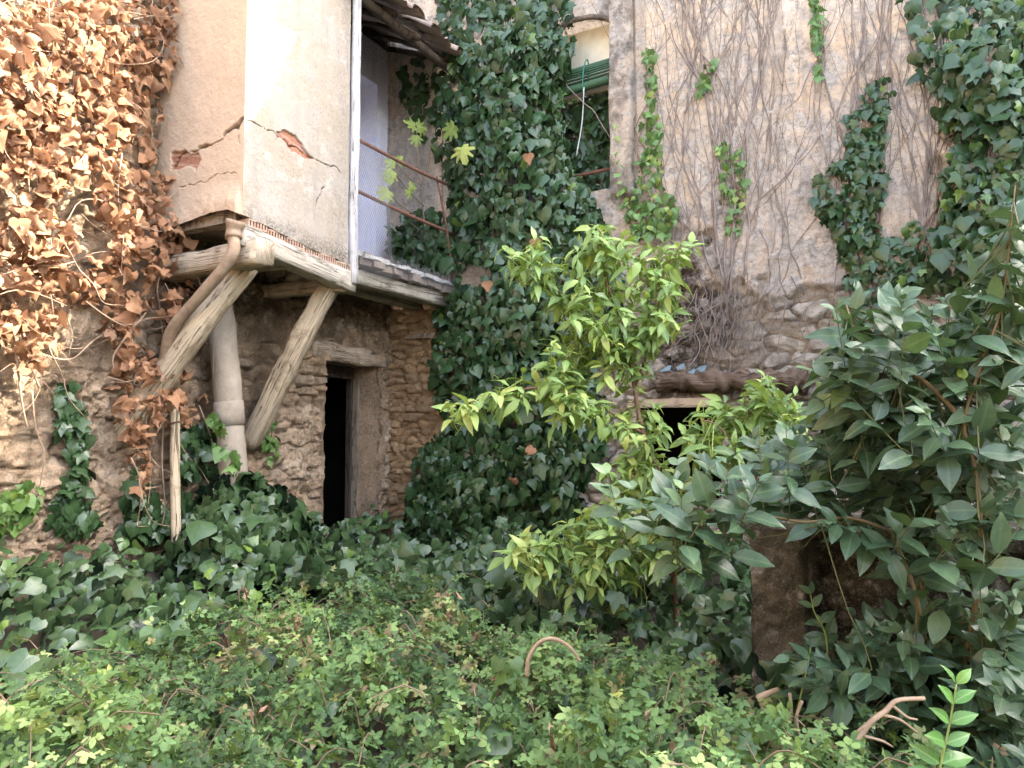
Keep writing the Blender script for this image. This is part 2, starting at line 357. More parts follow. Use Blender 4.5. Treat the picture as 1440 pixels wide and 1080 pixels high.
def bramble_leaf(five):
    V = []; F = []; n = 0
    lf = np.array([(0, .42), (0, 0), (.2, .16), (.30, .42), (.2, .74), (0, 1), (-.2, .74), (-.30, .42), (-.2, .16)], float)
    ff = np.array([[0, 1 + (i + 1) % 8, 1 + i] for i in range(8)])[:, ::-1]
    for ang, s in ((0, 1), (68, .85), (-68, .85)) + (((118, .6), (-118, .6)) if five else ()):
        a = R(ang); p = lf * s; z = -.25 * (p[:, 0] ** 2) * 2 - .16 * p[:, 1] ** 2; p = p + np.array([0, .12])
        V.append(np.column_stack([p[:, 0] * math.cos(a) + p[:, 1] * math.sin(a), -p[:, 0] * math.sin(a) + p[:, 1] * math.cos(a), z])); F.append(ff + n); n += 9
    return np.concatenate(V), np.concatenate(F)
T_B3 = bramble_leaf(False); T_B5 = bramble_leaf(True)

class Leaves:
    def __init__(s): s.V = []; s.F = []; s.U = []; s.A = []; s.n = 0; s.count = 0
    def add(s, tmpl, pos, yd, nm, size, rnd, wid=1.0, crumple=0.0, curl=None, cup=0.0):
        pos = np.atleast_2d(pos); N = len(pos)
        if N == 0: return
        yd = nrm(np.broadcast_to(np.atleast_2d(yd), (N, 3))); nm = np.broadcast_to(np.atleast_2d(nm), (N, 3))
        z = nrm(nm - yd * (nm * yd).sum(1, keepdims=True)); x = np.cross(yd, z)
        T = tmpl[0]; k = len(T); size = np.broadcast_to(size, (N,)); wid = np.broadcast_to(wid, (N,))
        lx = T[None, :, 0] * wid[:, None]; ly = np.broadcast_to(T[None, :, 1], (N, k)); lz = np.broadcast_to(T[None, :, 2], (N, k)).copy()
        if curl is not None: lz = lz - np.broadcast_to(curl, (N,))[:, None] * ly ** 2
        tw = rng.normal(0, .12, N)[:, None]; lz = lz + tw * lx + rng.normal(0, .05, N)[:, None] * ly
        if cup:
            q = rng.normal(0, cup, (4, N, 1)); yy = ly - .4; lz = lz + q[0] * lx ** 2 * 1.6 + q[1] * yy ** 2 + q[2] * lx * yy + .35 * q[3] * np.sin(yy * 7 + lx * 5)
        if crumple:
            lz = lz + rng.normal(0, crumple, (N, k)); lx = lx * (1 + rng.normal(0, crumple, (N, k))); ly = ly * (1 + rng.normal(0, crumple * .6, (N, k)))
        V = pos[:, None] + size[:, None, None] * (lx[..., None] * x[:, None] + ly[..., None] * yd[:, None] + lz[..., None] * z[:, None])
        off = (s.n + np.arange(N) * k)
        s.V.append(V.reshape(-1, 3)); s.U.append(np.tile(T[:, :2], (N, 1))); s.A.append(np.repeat(np.broadcast_to(rnd, (N,)), k))
        for f in tmpl[1:]: s.F.append((f[None] + off[:, None, None]).reshape(-1, f.shape[1]))
        s.n += N * k; s.count += N
    def build(s, name, mat, parent=None, org=None):
        return mesh(name, np.concatenate(s.V), s.F, mat, parent, {'rnd': np.clip(np.concatenate(s.A), 0, 1)}, np.concatenate(s.U), True, org)

UP = np.array([0, 0, 1.])
def rv(n, s=1.0): return rng.normal(0, s, (n, 3))
def ivy_leaves(L, P, out, size, rnd, tilt=.45, rand=.44, up=.5, tm=(T_IVY, T_IVY2, T_IVY3)):
    n = len(P); nm = nrm(np.asarray(out) + UP * up + rv(n, rand)); yd = nrm(-UP + rv(n, .42))
    pick = rng.integers(0, len(tm), n)
    for k, T in enumerate(tm):
        m = pick == k
        L.add(T, P[m], yd[m], nm[m], (np.broadcast_to(size, (n,)) * rng.choice([.55, .75, .9, 1.0, 1.15, 1.35], n) * rng.uniform(.85, 1.12, n))[m], np.broadcast_to(rnd, (n,))[m], rng.uniform(.9, 1.12, m.sum()), .03, rng.uniform(-.05, .25, m.sum()))

# ------------------------------------------------------------------ world, sun
SUN_AZ, SUN_EL = 60.0, 42.0        # azimuth from +Y towards +X
S = np.array([math.sin(R(SUN_AZ)) * math.cos(R(SUN_EL)), math.cos(R(SUN_AZ)) * math.cos(R(SUN_EL)), math.sin(R(SUN_EL))])
w = bpy.data.worlds.new('World'); scn.world = w; w.use_nodes = True; nt = w.node_tree
bg = nt.nodes['Background']; sk = nt.nodes.new('ShaderNodeTexSky'); sk.sky_type = 'NISHITA'; sk.sun_disc = False
sk.sun_elevation = R(SUN_EL); sk.sun_rotation = R(SUN_AZ); sk.dust_density = 4.0; sk.air_density = 1.0; sk.ozone_density = .6
hs = nt.nodes.new('ShaderNodeHueSaturation'); hs.inputs['Saturation'].default_value = .75
nt.links.new(sk.outputs[0], hs.inputs['Color']); nt.links.new(hs.outputs[0], bg.inputs[0]); bg.inputs[1].default_value = .15
sl = bpy.data.lights.new('sun', 'SUN'); sl.energy = 2.4; sl.angle = R(.5); sl.color = (1, .92, .79)
so = link(bpy.data.objects.new('sun', sl))
from mathutils import Vector
so.rotation_euler = Vector(S).to_track_quat('Z', 'Y').to_euler(); so.location = (8, 8, 12)
vs = scn.view_settings; vs.view_transform = 'Standard'; vs.look = 'None'; vs.exposure = 3.55; vs.gamma = 1.0
scn.cycles.max_bounces = 6; scn.cycles.diffuse_bounces = 4; scn.cycles.glossy_bounces = 2; scn.cycles.transmission_bounces = 4

# ------------------------------------------------------------------ ground
def hground(x, y): return .12 + .25 * (fbm(x * .8, y * .8, 3) - .5) + .45 * np.exp(-np.maximum(x, 0) / .7) * ss(5.2, 3.6, y)
gx = np.concatenate([np.linspace(-60, -2, 10), np.linspace(-1.5, 9, 80), np.linspace(10, 60, 10)]); gy = np.concatenate([np.linspace(-60, -2, 10), np.linspace(-1.5, 8, 80), np.linspace(9, 60, 10)])
GX, GY = np.meshgrid(gx, gy, indexing='ij'); GZ = np.where((np.abs(GX - 3) < 6) & (np.abs(GY - 3) < 5), hground(GX, GY), .05)
def gridfaces(a, b, keep=None, flip=False):
    i, j = np.meshgrid(np.arange(a - 1), np.arange(b - 1), indexing='ij')
    q = np.stack([i * b + j, (i + 1) * b + j, (i + 1) * b + j + 1, i * b + j + 1], -1)
    if keep is not None: q = q[keep]
    q = q.reshape(-1, 4); return q[:, ::-1] if flip else q
g = mesh('ground', np.stack([GX, GY, GZ], -1).reshape(-1, 3), [gridfaces(len(gx), len(gy))], M['soil'], None, {'rnd': np.zeros(GX.size)}); tag(g, kind='structure')

# ------------------------------------------------------------------ left house
house = thing('old_house', 'crumbling earth coloured stone house with plastered bay, low black doorway and ruined balcony', 'house', (0, 4, 0))
Yd0 = onX(450, 600, 0)[1]; Yd1 = onX(533, 600, 0)[1]; Zd = onX(450, 506, 0)[2]
ZS = 3.07      # balcony floor
def hL(u, v, full=False):
    wu = u + .10 * (fbm(u * 5, v * 5, 31) - .5); wv = v + .09 * (fbm(u * 5, v * 5, 37) - .5)
    row = .115
    f1, f2, cid = voro(wu / .25, wv / row, 5)
    e = f2 - f1; stone = ss(.03, .25, e)
    m = ss(.40, .62, fbm(u * 1.5, v * 1.5, 51) + .22 * ss(2.3, 1.2, v) * ss(4.2, 4.8, u) + .24 * ss(3.9, 3.3, u) - .22 * ss(1.5, 1.9, v) * ss(3.9, 4.2, u) * ss(5.9, 5.0, u))
    lump = fbm(u * 5.5, v * 5.5, 61, 5)
    h = (1 - m) * (stone * (.02 + .06 * cid) + .045 * (fbm(u * 12, v * 26, 71) - .5)) + m * (.02 + .13 * (lump - .35) - .05 * ss(.06, .0, np.abs(fbm(u * 7, v * 9, 65, 3) - .5)))
    h = h + .05 * (fbm(u * 20, v * 24, 81, 4) - .5)
    if full: return h, m, cid, stone
    return h
us = np.arange(1.7, DW + .02, .015); vs_ = np.arange(-.1, 6.4, .015)
U, Vv = np.meshgrid(us, vs_, indexing='ij')
H, m_, cid, st = hL(U, Vv, True)
bal = (U > 4.7) & (Vv > ZS - .05)
rag = .035 * (fbm(Vv * 7, U * 0, 91) - .5) * 2
uc = (U[:-1, :-1] + U[1:, 1:]) / 2; vc = (Vv[:-1, :-1] + Vv[1:, 1:]) / 2; rg = rag[:-1, :-1]
keep = ~((uc > Yd0 + rg + .012) & (uc < Yd1 - .022 + .2 * rg) & (vc < Zd)) & ~((uc > 4.72) & (vc > ZS))
dirt_shade = np.clip(.75 * ss(2.2, 2.75, Vv) * ss(3.3, 3.6, U) + .5 * ss(.9, .5, Vv) * ss(.3, .6, fbm(U * 2, Vv * 2, 7)), 0, 1)  # darker band below bay and balcony, patchy near the foot
Vw = [np.stack([H, U, Vv], -1).reshape(-1, 3)]; Fw = [gridfaces(len(us), len(vs_), keep)]; At = [[m_.ravel(), cid.ravel(), st.ravel(), dirt_shade.ravel()]]; nW = U.size
def addgrid(P, F, m, c=None, s=None, d=None):
    global nW
    P = P.reshape(-1, 3); k = len(P); z = np.zeros(k)
    Vw.append(P); Fw.append(F + nW); At.append([z + m if np.ndim(m) == 0 else m.ravel(), z if c is None else c.ravel(), z + 1 if s is None else s.ravel(), z if d is None else d.ravel()]); nW += k
# jambs (reveals) and soffit of the doorway
xs = np.arange(-.40, .06, .018)
for yj, sgn in ((Yd1, -1), (Yd0, 1)):
    XX, ZZ = np.meshgrid(xs, np.arange(-.1, Zd + .03, .018), indexing='ij')
    d = .03 * (fbm(XX * 8, ZZ * 8, 101, 5) - .35) * (2.5 if sgn > 0 else 1.0)
    addgrid(np.stack([XX, yj + sgn * d * .6 + (0 if sgn < 0 else .035 * (fbm(ZZ * 7, ZZ * 0, 91) - .5)), ZZ], -1), gridfaces(*XX.shape), 1.0)
XX, YY = np.meshgrid(xs, np.arange(Yd0 - .1, Yd1 + .1, .03), indexing='ij')
addgrid(np.stack([XX, YY, Zd + .01 + 0 * XX], -1), gridfaces(*XX.shape), .6)
# plain continuation towards the street behind the camera, the top, and the outer return
for P4 in ([(0, -9, -.2), (0, 1.7, -.2), (0, 1.7, 6.4), (0, -9, 6.4)], [(0, -9, 6.39), (0, DW, 6.39), (0, DW, 7.6), (0, -9, 7.6)], [(0, -9, 7.6), (0, DW, 7.6), (-6, DW, 7.6), (-6, -9, 7.6)]):
    addgrid(np.array(P4, float).reshape(2, 2, 3)[:, :], np.array([[0, 1, 2, 3]]), 1.0)
A4 = [np.concatenate([a[i] for a in At]) for i in range(4)]
mesh('wall', np.concatenate(Vw), Fw, M['mud'], house, dict(m=A4[0], cell=A4[1], stone=A4[2], dirt_shade=A4[3], warm=np.full(len(A4[0]), .25)))
# room behind the doorway
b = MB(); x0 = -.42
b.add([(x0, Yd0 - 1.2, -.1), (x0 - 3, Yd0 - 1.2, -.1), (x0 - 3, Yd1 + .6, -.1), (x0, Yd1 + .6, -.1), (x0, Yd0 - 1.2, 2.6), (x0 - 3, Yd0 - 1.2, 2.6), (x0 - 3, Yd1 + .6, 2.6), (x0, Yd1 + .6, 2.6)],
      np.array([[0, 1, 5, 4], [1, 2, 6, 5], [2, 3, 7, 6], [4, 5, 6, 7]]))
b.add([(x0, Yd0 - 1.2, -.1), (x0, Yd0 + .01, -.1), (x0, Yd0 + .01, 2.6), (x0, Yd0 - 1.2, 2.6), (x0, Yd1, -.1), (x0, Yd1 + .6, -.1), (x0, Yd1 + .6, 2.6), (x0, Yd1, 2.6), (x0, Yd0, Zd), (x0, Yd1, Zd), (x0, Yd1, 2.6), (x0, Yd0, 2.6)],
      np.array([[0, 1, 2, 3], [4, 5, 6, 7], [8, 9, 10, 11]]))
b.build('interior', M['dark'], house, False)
# door frame: two posts and head
fr = thing('door_frame', None, None, (0, 0, 0)); fr.parent = house; fr.location = (-.38, Yd1 - 4, 0)
def sub(o, name, b, mat, smooth=False): return b.build(name, mat, o, smooth)
b = MB(); b.box((-.42, Yd1 - .065, -.05), (-.35, Yd1 - .012, Zd - .02), .004); b.build('frame_post', M['dark_wood'], fr, False)
b = MB(); b.box((-.35, Yd1 - .034, -.05), (-.27, Yd1 - .008, Zd - .03), .004); b.build('jamb_board', M['jamb_wood'], fr, False)
b = MB(); b.box((-.42, Yd0 + .02, Zd - .13), (-.31, Yd1 - .068, Zd - .015), .005); b.build('frame_head', M['dark_wood'], fr, False)
# rough lintel
b = MB(); zt = np.linspace(Yd0 - .13, Yd1 + .05, 26); P = np.stack([0 * zt - .03 + .012 * np.sin(zt * 9), zt, Zd + .085 + .012 * np.sin(zt * 5)], 1)
b.tube(P, .092 + .01 * np.sin(zt * 13), 12, sq=True, rough=.07, sc=.6); b.build('lintel', M['lintel'], house)
# ---- bay
XB = .97; YB0 = onX(341, 300, XB)[1]; YB1 = onX(489, 300, XB)[1]
def bay_face(front):
    if front:
        px = np.array([341, 365, 400, 440, 470, 493]); py = np.array([302, 313, 332, 352, 363, 378]); Q = onX(px, py, XB); a = Q[:, 1]
        s = np.arange(YB0, YB1 + .005, .006); zb = np.interp(s, a, Q[:, 2])
    else:
        px = np.array([214, 245, 270, 300, 325, 341]); py = np.array([330, 322, 312, 301, 296, 302]); Q = onY(px, py, YB0); a = Q[:, 0]
        s = np.arange(-.02, XB + .005, .006); zb = np.interp(s, a, Q[:, 2])
    t = np.linspace(0, 1, 420); Sg, Tg = np.meshgrid(s, t, indexing='ij'); top = 7.2
    zz = np.where(Tg < .8, zb[:, None] + (5.0 - zb[:, None]) * Tg / .8, 5.0 + (top - 5.0) * (Tg - .8) / .2)
    def pl(pts):
        pts = np.array(pts, float); q = onX(pts[:, 0], pts[:, 1], XB) if front else onY(pts[:, 0], pts[:, 1], YB0)
        return np.stack([q[:, 1 if front else 0], q[:, 2]], 1)
    wn = .06 * (fbm(Sg * 16, zz * 16, 5 + front) - .5); su = Sg + wn; sv = zz + .06 * (fbm(Sg * 16, zz * 16, 15) - .5)
    if front:
        cr = [([(378, 185), (392, 190), (440, 223), (455, 228), (478, 240)], .004), ([(455, 262), (448, 275), (444, 288)], .008), ([(343, 168), (378, 185)], .002)]
        patch = [(390, 185), (402, 183), (412, 187), (425, 203), (440, 222), (432, 226), (418, 218), (405, 206)]
    else:
        cr = [([(341, 168), (333, 178), (316, 185), (312, 198), (285, 205), (272, 212), (250, 216), (242, 232)], .022), ([(252, 262), (290, 255), (305, 246), (332, 246)], .003), ([(338, 190), (336, 200)], .003)]
        patch = [(240, 214), (256, 212), (262, 216), (280, 214), (284, 224), (276, 240), (262, 232), (250, 238), (240, 238)]
    dd = np.zeros_like(Sg); dark = np.zeros_like(Sg)
    for c, wd in cr:
        d = segdist(su, sv, pl(c)); wv = np.maximum(wd * (-.1 + 1.5 * fbm(Sg * 11, zz * 11, 77)), .0025); k = ss(wv * 1.3, wv * .5, d); dark = np.maximum(dark, k * (1 if wd > .005 else .45)); dd -= .03 * k
    pp = pl(patch); ins = inpoly(su, sv, pp) * 1.0; dd -= .018 * ins; brick = ins * (1 - .5 * (np.abs(((zz * 14 + Sg * 3) % 1) - .5) < .12))
    dirt_shade = np.clip(ss(.22, .0, zz - zb[:, None]) * ss(.3, .6, fbm(Sg * 6, zz * 6, 9) + .15) * .9 + (0.35 * ss(.3, .05, np.abs(Sg - YB1)) if front else 0), 0, 1)
    dd += .012 * (fbm(Sg * 3, zz * 3, 25) - .5) + .004 * (fbm(Sg * 40, zz * 40, 29) - .5)
    lip = .05 * ss(.25, .0, zz - zb[:, None]) * (1 if not front else .35); dd += lip * (fbm(Sg * 5, zz * 5, 33) + .2); dd *= ss(0, .05, (Sg - YB0) if front else (XB - Sg))
    P = np.stack([XB + dd, Sg, zz], -1) if front else np.stack([Sg, YB0 - dd, zz], -1)
    return P, gridfaces(*Sg.shape, flip=not front), brick, dark, dirt_shade
VV = []; FF = []; AA = []; k = 0
for fr_ in (True, False):
    P, F, br, dk, dt = bay_face(fr_); VV.append(P.reshape(-1, 3)); FF.append(F + k); k += br.size; AA.append((br.ravel(), dk.ravel(), dt.ravel(), np.full(br.size, 0. if fr_ else .85)))  # left face alone gets the painted warm bounce
zb0 = onX(341, 302, XB)[2]; zb1 = onX(493, 378, XB)[2]
ex = np.array([(0, YB0 + .02, zb0 + .1), (XB - .02, YB0 + .02, zb0 + .02), (XB - .02, YB1, zb1 + .02), (0, YB1, zb1 + .1), (XB, YB1, zb1), (0, YB1, zb1), (0, YB1, 7.2), (XB, YB1, 7.2), (0, YB0, 7.2), (XB, YB0, 7.2)], float)
VV.append(ex); FF.append(np.array([[0, 3, 2, 1], [5, 4, 7, 6], [8, 6, 7, 9]]) + k); AA.append((np.zeros(10),) * 4)
bay = mesh('bay', np.concatenate(VV), FF, M['peach'], house, dict(m=np.concatenate([a[0] for a in AA]), cell=np.concatenate([a[1] for a in AA]), dirt_shade=np.concatenate([a[2] for a in AA]), warm=np.concatenate([a[3] for a in AA])))
# hollow brick course under the bay's front
def course(p0, p1, X, name, n, hgt=.062, dep=.14):
    b = MB(); hb = MB(); Q0 = onX(*p0, X); Q1 = onX(*p1, X); ys = np.linspace(Q0[1], Q1[1], n + 1)
    for i in range(n):
        a0 = ys[i] + .004; a1 = ys[i + 1] - .004; z = np.interp((a0 + a1) / 2, [Q0[1], Q1[1]], [Q0[2], Q1[2]]) + rng.normal(0, .004); xx = X + .015 + rng.normal(0, .006); r = rng.random()
        t = .011; nh = 6; w_ = (a1 - a0 - t) / nh
        b.box((xx - dep, a0, z), (xx, a1, z + t), .001, r); b.box((xx - dep, a0, z + hgt - t), (xx, a1, z + hgt), .001, r)
        for q in range(nh + 1):
            y = a0 + q * w_; b.box((xx - dep, y, z + t), (xx - .001, y + t, z + hgt - t), .0008, r)
        hb.box((xx - dep - .01, a0, z + .001), (xx - dep + .03, a1, z + hgt - .001), 0, .5)
    o = b.build(name, M['brick'], bay, False); hb.build('brick_hole_shade', M['hole'], house, False); return o  # near-black plate paints the shade deep inside the brick holes
course((347, 317), (490, 384), XB - .01, 'brick_course', 6)
# beams
def beam(P0, P1, r, mat, nm='beam', k=12, n=18, rough=.05, sq=True, parent=None, sag=.0, mid=None):
    b = MB(); P = curve([P0, P1] if mid is None else [P0, mid, P1], n); t = np.linspace(0, 1, n)
    P[:, 2] += sag * np.sin(t * math.pi); b.tube(P, r * (1 + .05 * np.sin(t * 9 + P0[1] * 7)), k, sq=sq, rough=rough, sc=.5); return b.build(nm, mat, parent, True)
ja = onY(362, 358, 3.62); beam((-.15, 3.60, ja[2] - .02), (ja[0] + .10, 3.60, ja[2]), .088, M['beam'], parent=house, rough=.09)
h0 = onX(338, 333, XB - .06); h1 = onX(489, 396, XB - .06); beam(h0 + [0, -.03, 0], h1 + [0, .02, -.015], .082, M['beamy'], parent=house, rough=.06)
jb = onY(478, 403, 4.62); beam((-.15, 4.6, jb[2] + .03), (jb[0] + .05, 4.62, jb[2] + .01), .062, M['beam'], parent=house, rough=.08)
jc = onY(420, 378, 4.15); beam((-.15, 4.12, jc[2] + .12), (.80, 4.12, jc[2] + .06), .06, M['beam'], parent=house, rough=.08)
b = MB(); b.box((.02, YB0 + .03, zb0 - .03), (XB - .1, YB0 + .09, zb0 + .10), .008); b.box((.02, YB0 + .12, zb0 - .015), (XB - .16, YB1 - .05, zb0 + .03), .02); b.build('soffit_board', M['jamb_wood'], house, False)
# white post at the bay's end
pz = onX(495, 398, XB + .02); b = MB(); yy = np.linspace(pz[2], 7.0, 30)
b.tube(np.stack([XB + .01 + .004 * np.sin(yy * 5), YB1 + .065 + .006 * np.sin(yy * 3), yy], 1), .042, 8, sq=True, rough=.07); post = b.build('post', M['white_wood'], house)
# balcony slab, brick edge, beams under it
Yend = DW - .02
b = MB(); n = 16
ys = np.linspace(YB1 + .11, Yend, n); top = []; 
for i in range(n - 1):
    b.box((.03, ys[i], ZS - .035 + rng.normal(0, .004)), (XB + rng.normal(0, .012), ys[i + 1] + .001, ZS + rng.normal(0, .006)), .004)
slab = b.build('balcony_floor', M['board'], house, False)
b = MB(); ys = np.linspace(YB1 + .2, Yend, 12)
for i in range(11): b.box((.4, ys[i] + .004, ZS - .105 + rng.normal(0, .006)), (XB - .03 + rng.normal(0, .02), ys[i + 1] - .004, ZS - .042), .005)
b.build('brick_edge', M['tile'], slab, False)
for x, r in ((.80, .07), (.42, .06)): beam((x, YB1 - .1, ZS - .19), (x, Yend, ZS - .175), r, M['beamy'], parent=house, rough=.09)
b = MB(); b.box((.03, YB1 - .1, ZS - .075), (.76, Yend, ZS - .04), .01); b.build('soffit_board', M['jamb_wood'], house, False)
# balcony back wall with a recessed door, end wall
yo = onX(530, 200, 0)[1]; zo = onX(530, 118, 0)[2]
ug = np.arange(4.70, DW + .01, .03); vg = np.arange(ZS - .05, 6.1, .03); Ub, Vb = np.meshgrid(ug, vg, indexing='ij')
uc = (Ub[:-1, :-1] + Ub[1:, 1:]) / 2; vc = (Vb[:-1, :-1] + Vb[1:, 1:]) / 2; kp = ~((uc < yo) & (uc > yo - .95) & (vc < zo))
P1_ = np.stack([.012 * (fbm(Ub * 3, Vb * 3, 3) - .5), Ub, Vb], -1).reshape(-1, 3); F1_ = gridfaces(*Ub.shape, keep=kp)
n0 = len(P1_); dd = .28
ex = np.array([(0, yo, ZS), (-dd, yo, ZS), (-dd, yo, zo), (0, yo, zo), (-dd, yo - .97, ZS), (-dd, yo - .97, zo), (0, yo - .97, zo), (0, yo - .97, ZS), (0, DW - .03, ZS), (.75, DW - .03, ZS), (.75, DW - .03, 6.1), (0, DW - .03, 6.1)], float)
mesh('balcony_wall', np.concatenate([P1_, ex]), [F1_, np.array([[0, 3, 2, 1], [1, 2, 5, 4], [2, 3, 6, 5], [4, 5, 6, 7], [8, 9, 10, 11]]) + n0], M['lilac'], house,
     dict(m=np.zeros(n0 + 12), cell=np.zeros(n0 + 12), dirt_shade=np.concatenate([(.7 * ss(5.3, 5.8, Vb) + .4 * ss(.5, .7, fbm(Ub * 3, Vb * 2, 8)) * ss(3.6, 3.2, Vb)).ravel(), np.zeros(12)])), smooth=False)  # darker towards the top of the wall, patchy low down
# ruined pent roof over the balcony
roof = thing('pent_roof', None, None); roof.parent = house; roof.location = (0, 1, 5.5)
b = MB()
for i, y in enumerate(np.linspace(YB1 - .1, DW - .1, 7)): b.tube(curve([(-.05, y, 5.92), (.55, y + .02, 5.68), (1.02 + rng.normal(0, .05), y, 5.36 + rng.normal(0, .03))], 6), .035, 6, sq=True, rough=.1)
b.tube(curve([(.98, YB1 - .1, 5.33), (1.0, 5.6, 5.30), (.95, DW, 5.36)], 12), .045, 8, rough=.15); b.build('rafter', M['dark_wood'], roof)
b = MB()
for i in range(9):
    y = YB1 + .02 + i * .19
    for q in range(4):
        x0_ = .0 + q * .29; z0 = 5.99 - .50 * x0_; ln = .36 if q < 3 else .27 + rng.random() * .16
        if q == 3 and i in (4,): continue
        a = np.linspace(0, math.pi, 7); t = np.linspace(0, 1, 3); aa, tt = np.meshgrid(a, t, indexing='ij'); rad = .09 + .012 * tt
        yaw = rng.normal(0, .06); dz = rng.normal(0, .012)
        P = np.stack([x0_ + tt * ln, y + np.cos(aa) * rad + yaw * tt * ln, z0 + dz - .5 * tt * ln + np.sin(aa) * rad * .6 + .03 - (.05 * tt if q == 3 else 0)], -1).reshape(-1, 3)
        up_ = P + [0, 0, .014]; b.add(np.concatenate([P, up_]), [gridfaces(7, 3), gridfaces(7, 3, flip=True) + 21])
        P = np.stack([x0_ + tt * ln, y + .095 + np.cos(aa) * rad + yaw * tt * ln, z0 + dz - .5 * tt * ln - np.sin(aa) * rad * .45 + .03], -1).reshape(-1, 3)
        b.add(P, [gridfaces(7, 3)])
b.build('tile_covering', M['tile'], roof)
b = MB(); b.box((-.02, YB1 - .05, 5.86), (.02, DW - .04, 5.99), .004); b.build('wall_plate', M['dark_wood'], roof, False)

# railing, netting
rail = thing('balcony_railing', 'two rusty iron rails crossing the open balcony front', 'railing', (XB, 5.4, ZS))
for (a, c) in (((497, 193), (634, 262)), ((497, 266), (640, 330))):
    b = MB(); Q0 = onX(*a, XB); Q1 = onX(*c, XB + .02); b.tube(curve([Q0, (Q0 + Q1) / 2 + [0, 0, -.012], Q1], 10), .016, 8); b.build('rail', M['rust'], rail)
b = MB(); Q0 = onX(614, 255, XB); Q1 = onX(636, 392, XB); b.tube(curve([Q0 + [0, 0, .05], (Q0 + Q1) / 2 + [.03, 0, 0], Q1], 9), .011, 6); b.build('upright', M['rust'], rail)
b = MB(); y0, y1, z0, z1 = YB1 + .02, 5.15, ZS - .2, 4.02; sp = .045
for s_ in (1, -1):
    for k in np.arange(-2.2, 2.2, sp):
        # line z = z0 + s*(y-y0)*1.7 + k
        yy = np.linspace(y0, y1, 40); zz = z0 + .6 + s_ * (yy - y0) * 1.7 + k; mm = (zz > z0) & (zz < z1 - .5 * (yy - y0) * 0)
        if mm.sum() > 2: b.tube(np.stack([XB + .045 + .012 * np.sin(yy[mm] * 14 + zz[mm] * 4), yy[mm], zz[mm]], 1), .0013, 3, False)
for s_ in (1, -1):
    for k in np.arange(-2.6, 2.6, sp):
        yy = np.linspace(y1, DW - .1, 40); zz = ZS - .15 + s_ * (yy - y1) * 1.7 + k; mm = (zz > ZS - .17) & (zz < ZS + .06)
        if mm.sum() > 1: b.tube(np.stack([XB + .03 + 0 * yy[mm], yy[mm], zz[mm]], 1), .0013, 3, False)
o = b.build('wire_netting', M['wire'], None, org=(XB, y0, ZS)); tag(o, 'fine wire netting sagging from the white post along the balcony edge', 'netting')

# braces, pipes
def strut(name, label, cat, pts, r, mat, k=14, sq=False, rough=.07, n=26, extra=None):
    P = curve(pts, n); b = MB(); t = np.linspace(0, 1, n); rr = np.interp(t, np.linspace(0, 1, len(np.atleast_1d(r))), np.atleast_1d(r)) if np.ndim(r) else r * np.ones(n)
    b.tube(P, rr * (1 + .03 * np.sin(t * 23)), k, sq=sq, rough=rough, sc=.45)
    if extra:
        th = thing(name, label, cat, P[-1]); b.build('shaft', mat, th)
        extra(th, P, rr); return th
    o = b.build(name, mat, None, org=P[-1]); return tag(o, label, cat)
strut('timber_brace', 'thick pale round timber brace leaning from dry vine up to the bay corner', 'brace', [onY(349, 372, 3.72), onX(282, 458, .50), onX(212, 552, .12), onX(165, 612, -.05)], [.085, .09, .10, .10], M['brace'])
strut('timber_brace', 'square-cut split timber brace rising diagonally just left of the dark doorway', 'brace', [onY(466, 400, 4.6) + [0, 0, .02], onX(412, 500, .5), onX(350, 628, .05)], [.083, .093, .082], M['brace'], sq=True, rough=.10)
def collar(th, P, rr):
    for q in (17, 1):
        b = MB(); b.tube(P[q:q + 3], rr[q] * 1.08, 16); b.build('collar', M['pipe'], th)
strut('drainpipe', 'fat grey cement drainpipe standing upright between the two timber braces', 'pipe', [atd(303, 392, 5.75), atd(316, 500, 5.75), atd(331, 700, 5.7)], .108, M['pipe'], 18, rough=.008, extra=collar)
def elbow(th, P, rr):
    b = MB(); b.tube(curve([P[0] + [.02, 0, .10], P[0] + [0, 0, .03], P[1]], 6), [.066, .068, .056, .054, .058, .058], 14); b.build('elbow', M['clay'], th)
strut('waste_pipe', 'slim clay waste pipe bending down along the thick round timber brace', 'pipe', [onY(329, 330, 3.47), onY(325, 362, 3.42), onX(285, 412, .70), onX(243, 462, .40), onX(231, 510, .25), onX(226, 560, .2)], .041, M['clay'], 12, rough=.04, extra=elbow)
strut('wooden_pole', 'thin straight wooden pole standing in ivy below the dry leaves', 'pole', [atd(246, 575, 5.3), atd(246, 660, 5.3), atd(248, 770, 5.25)], .036, M['brace'], 10, rough=.05)
b = MB(); Q = onY(595, 473, DW); b.box((Q[0] - .17, DW - .10, Q[2] - .03), (Q[0] + .22, DW + .02, Q[2] + .03), .01)
tag(b.build('projecting_board', M['jamb_wood'], None, False, org=Q), 'short grey board jutting from the stonework right of the doorway', 'board')

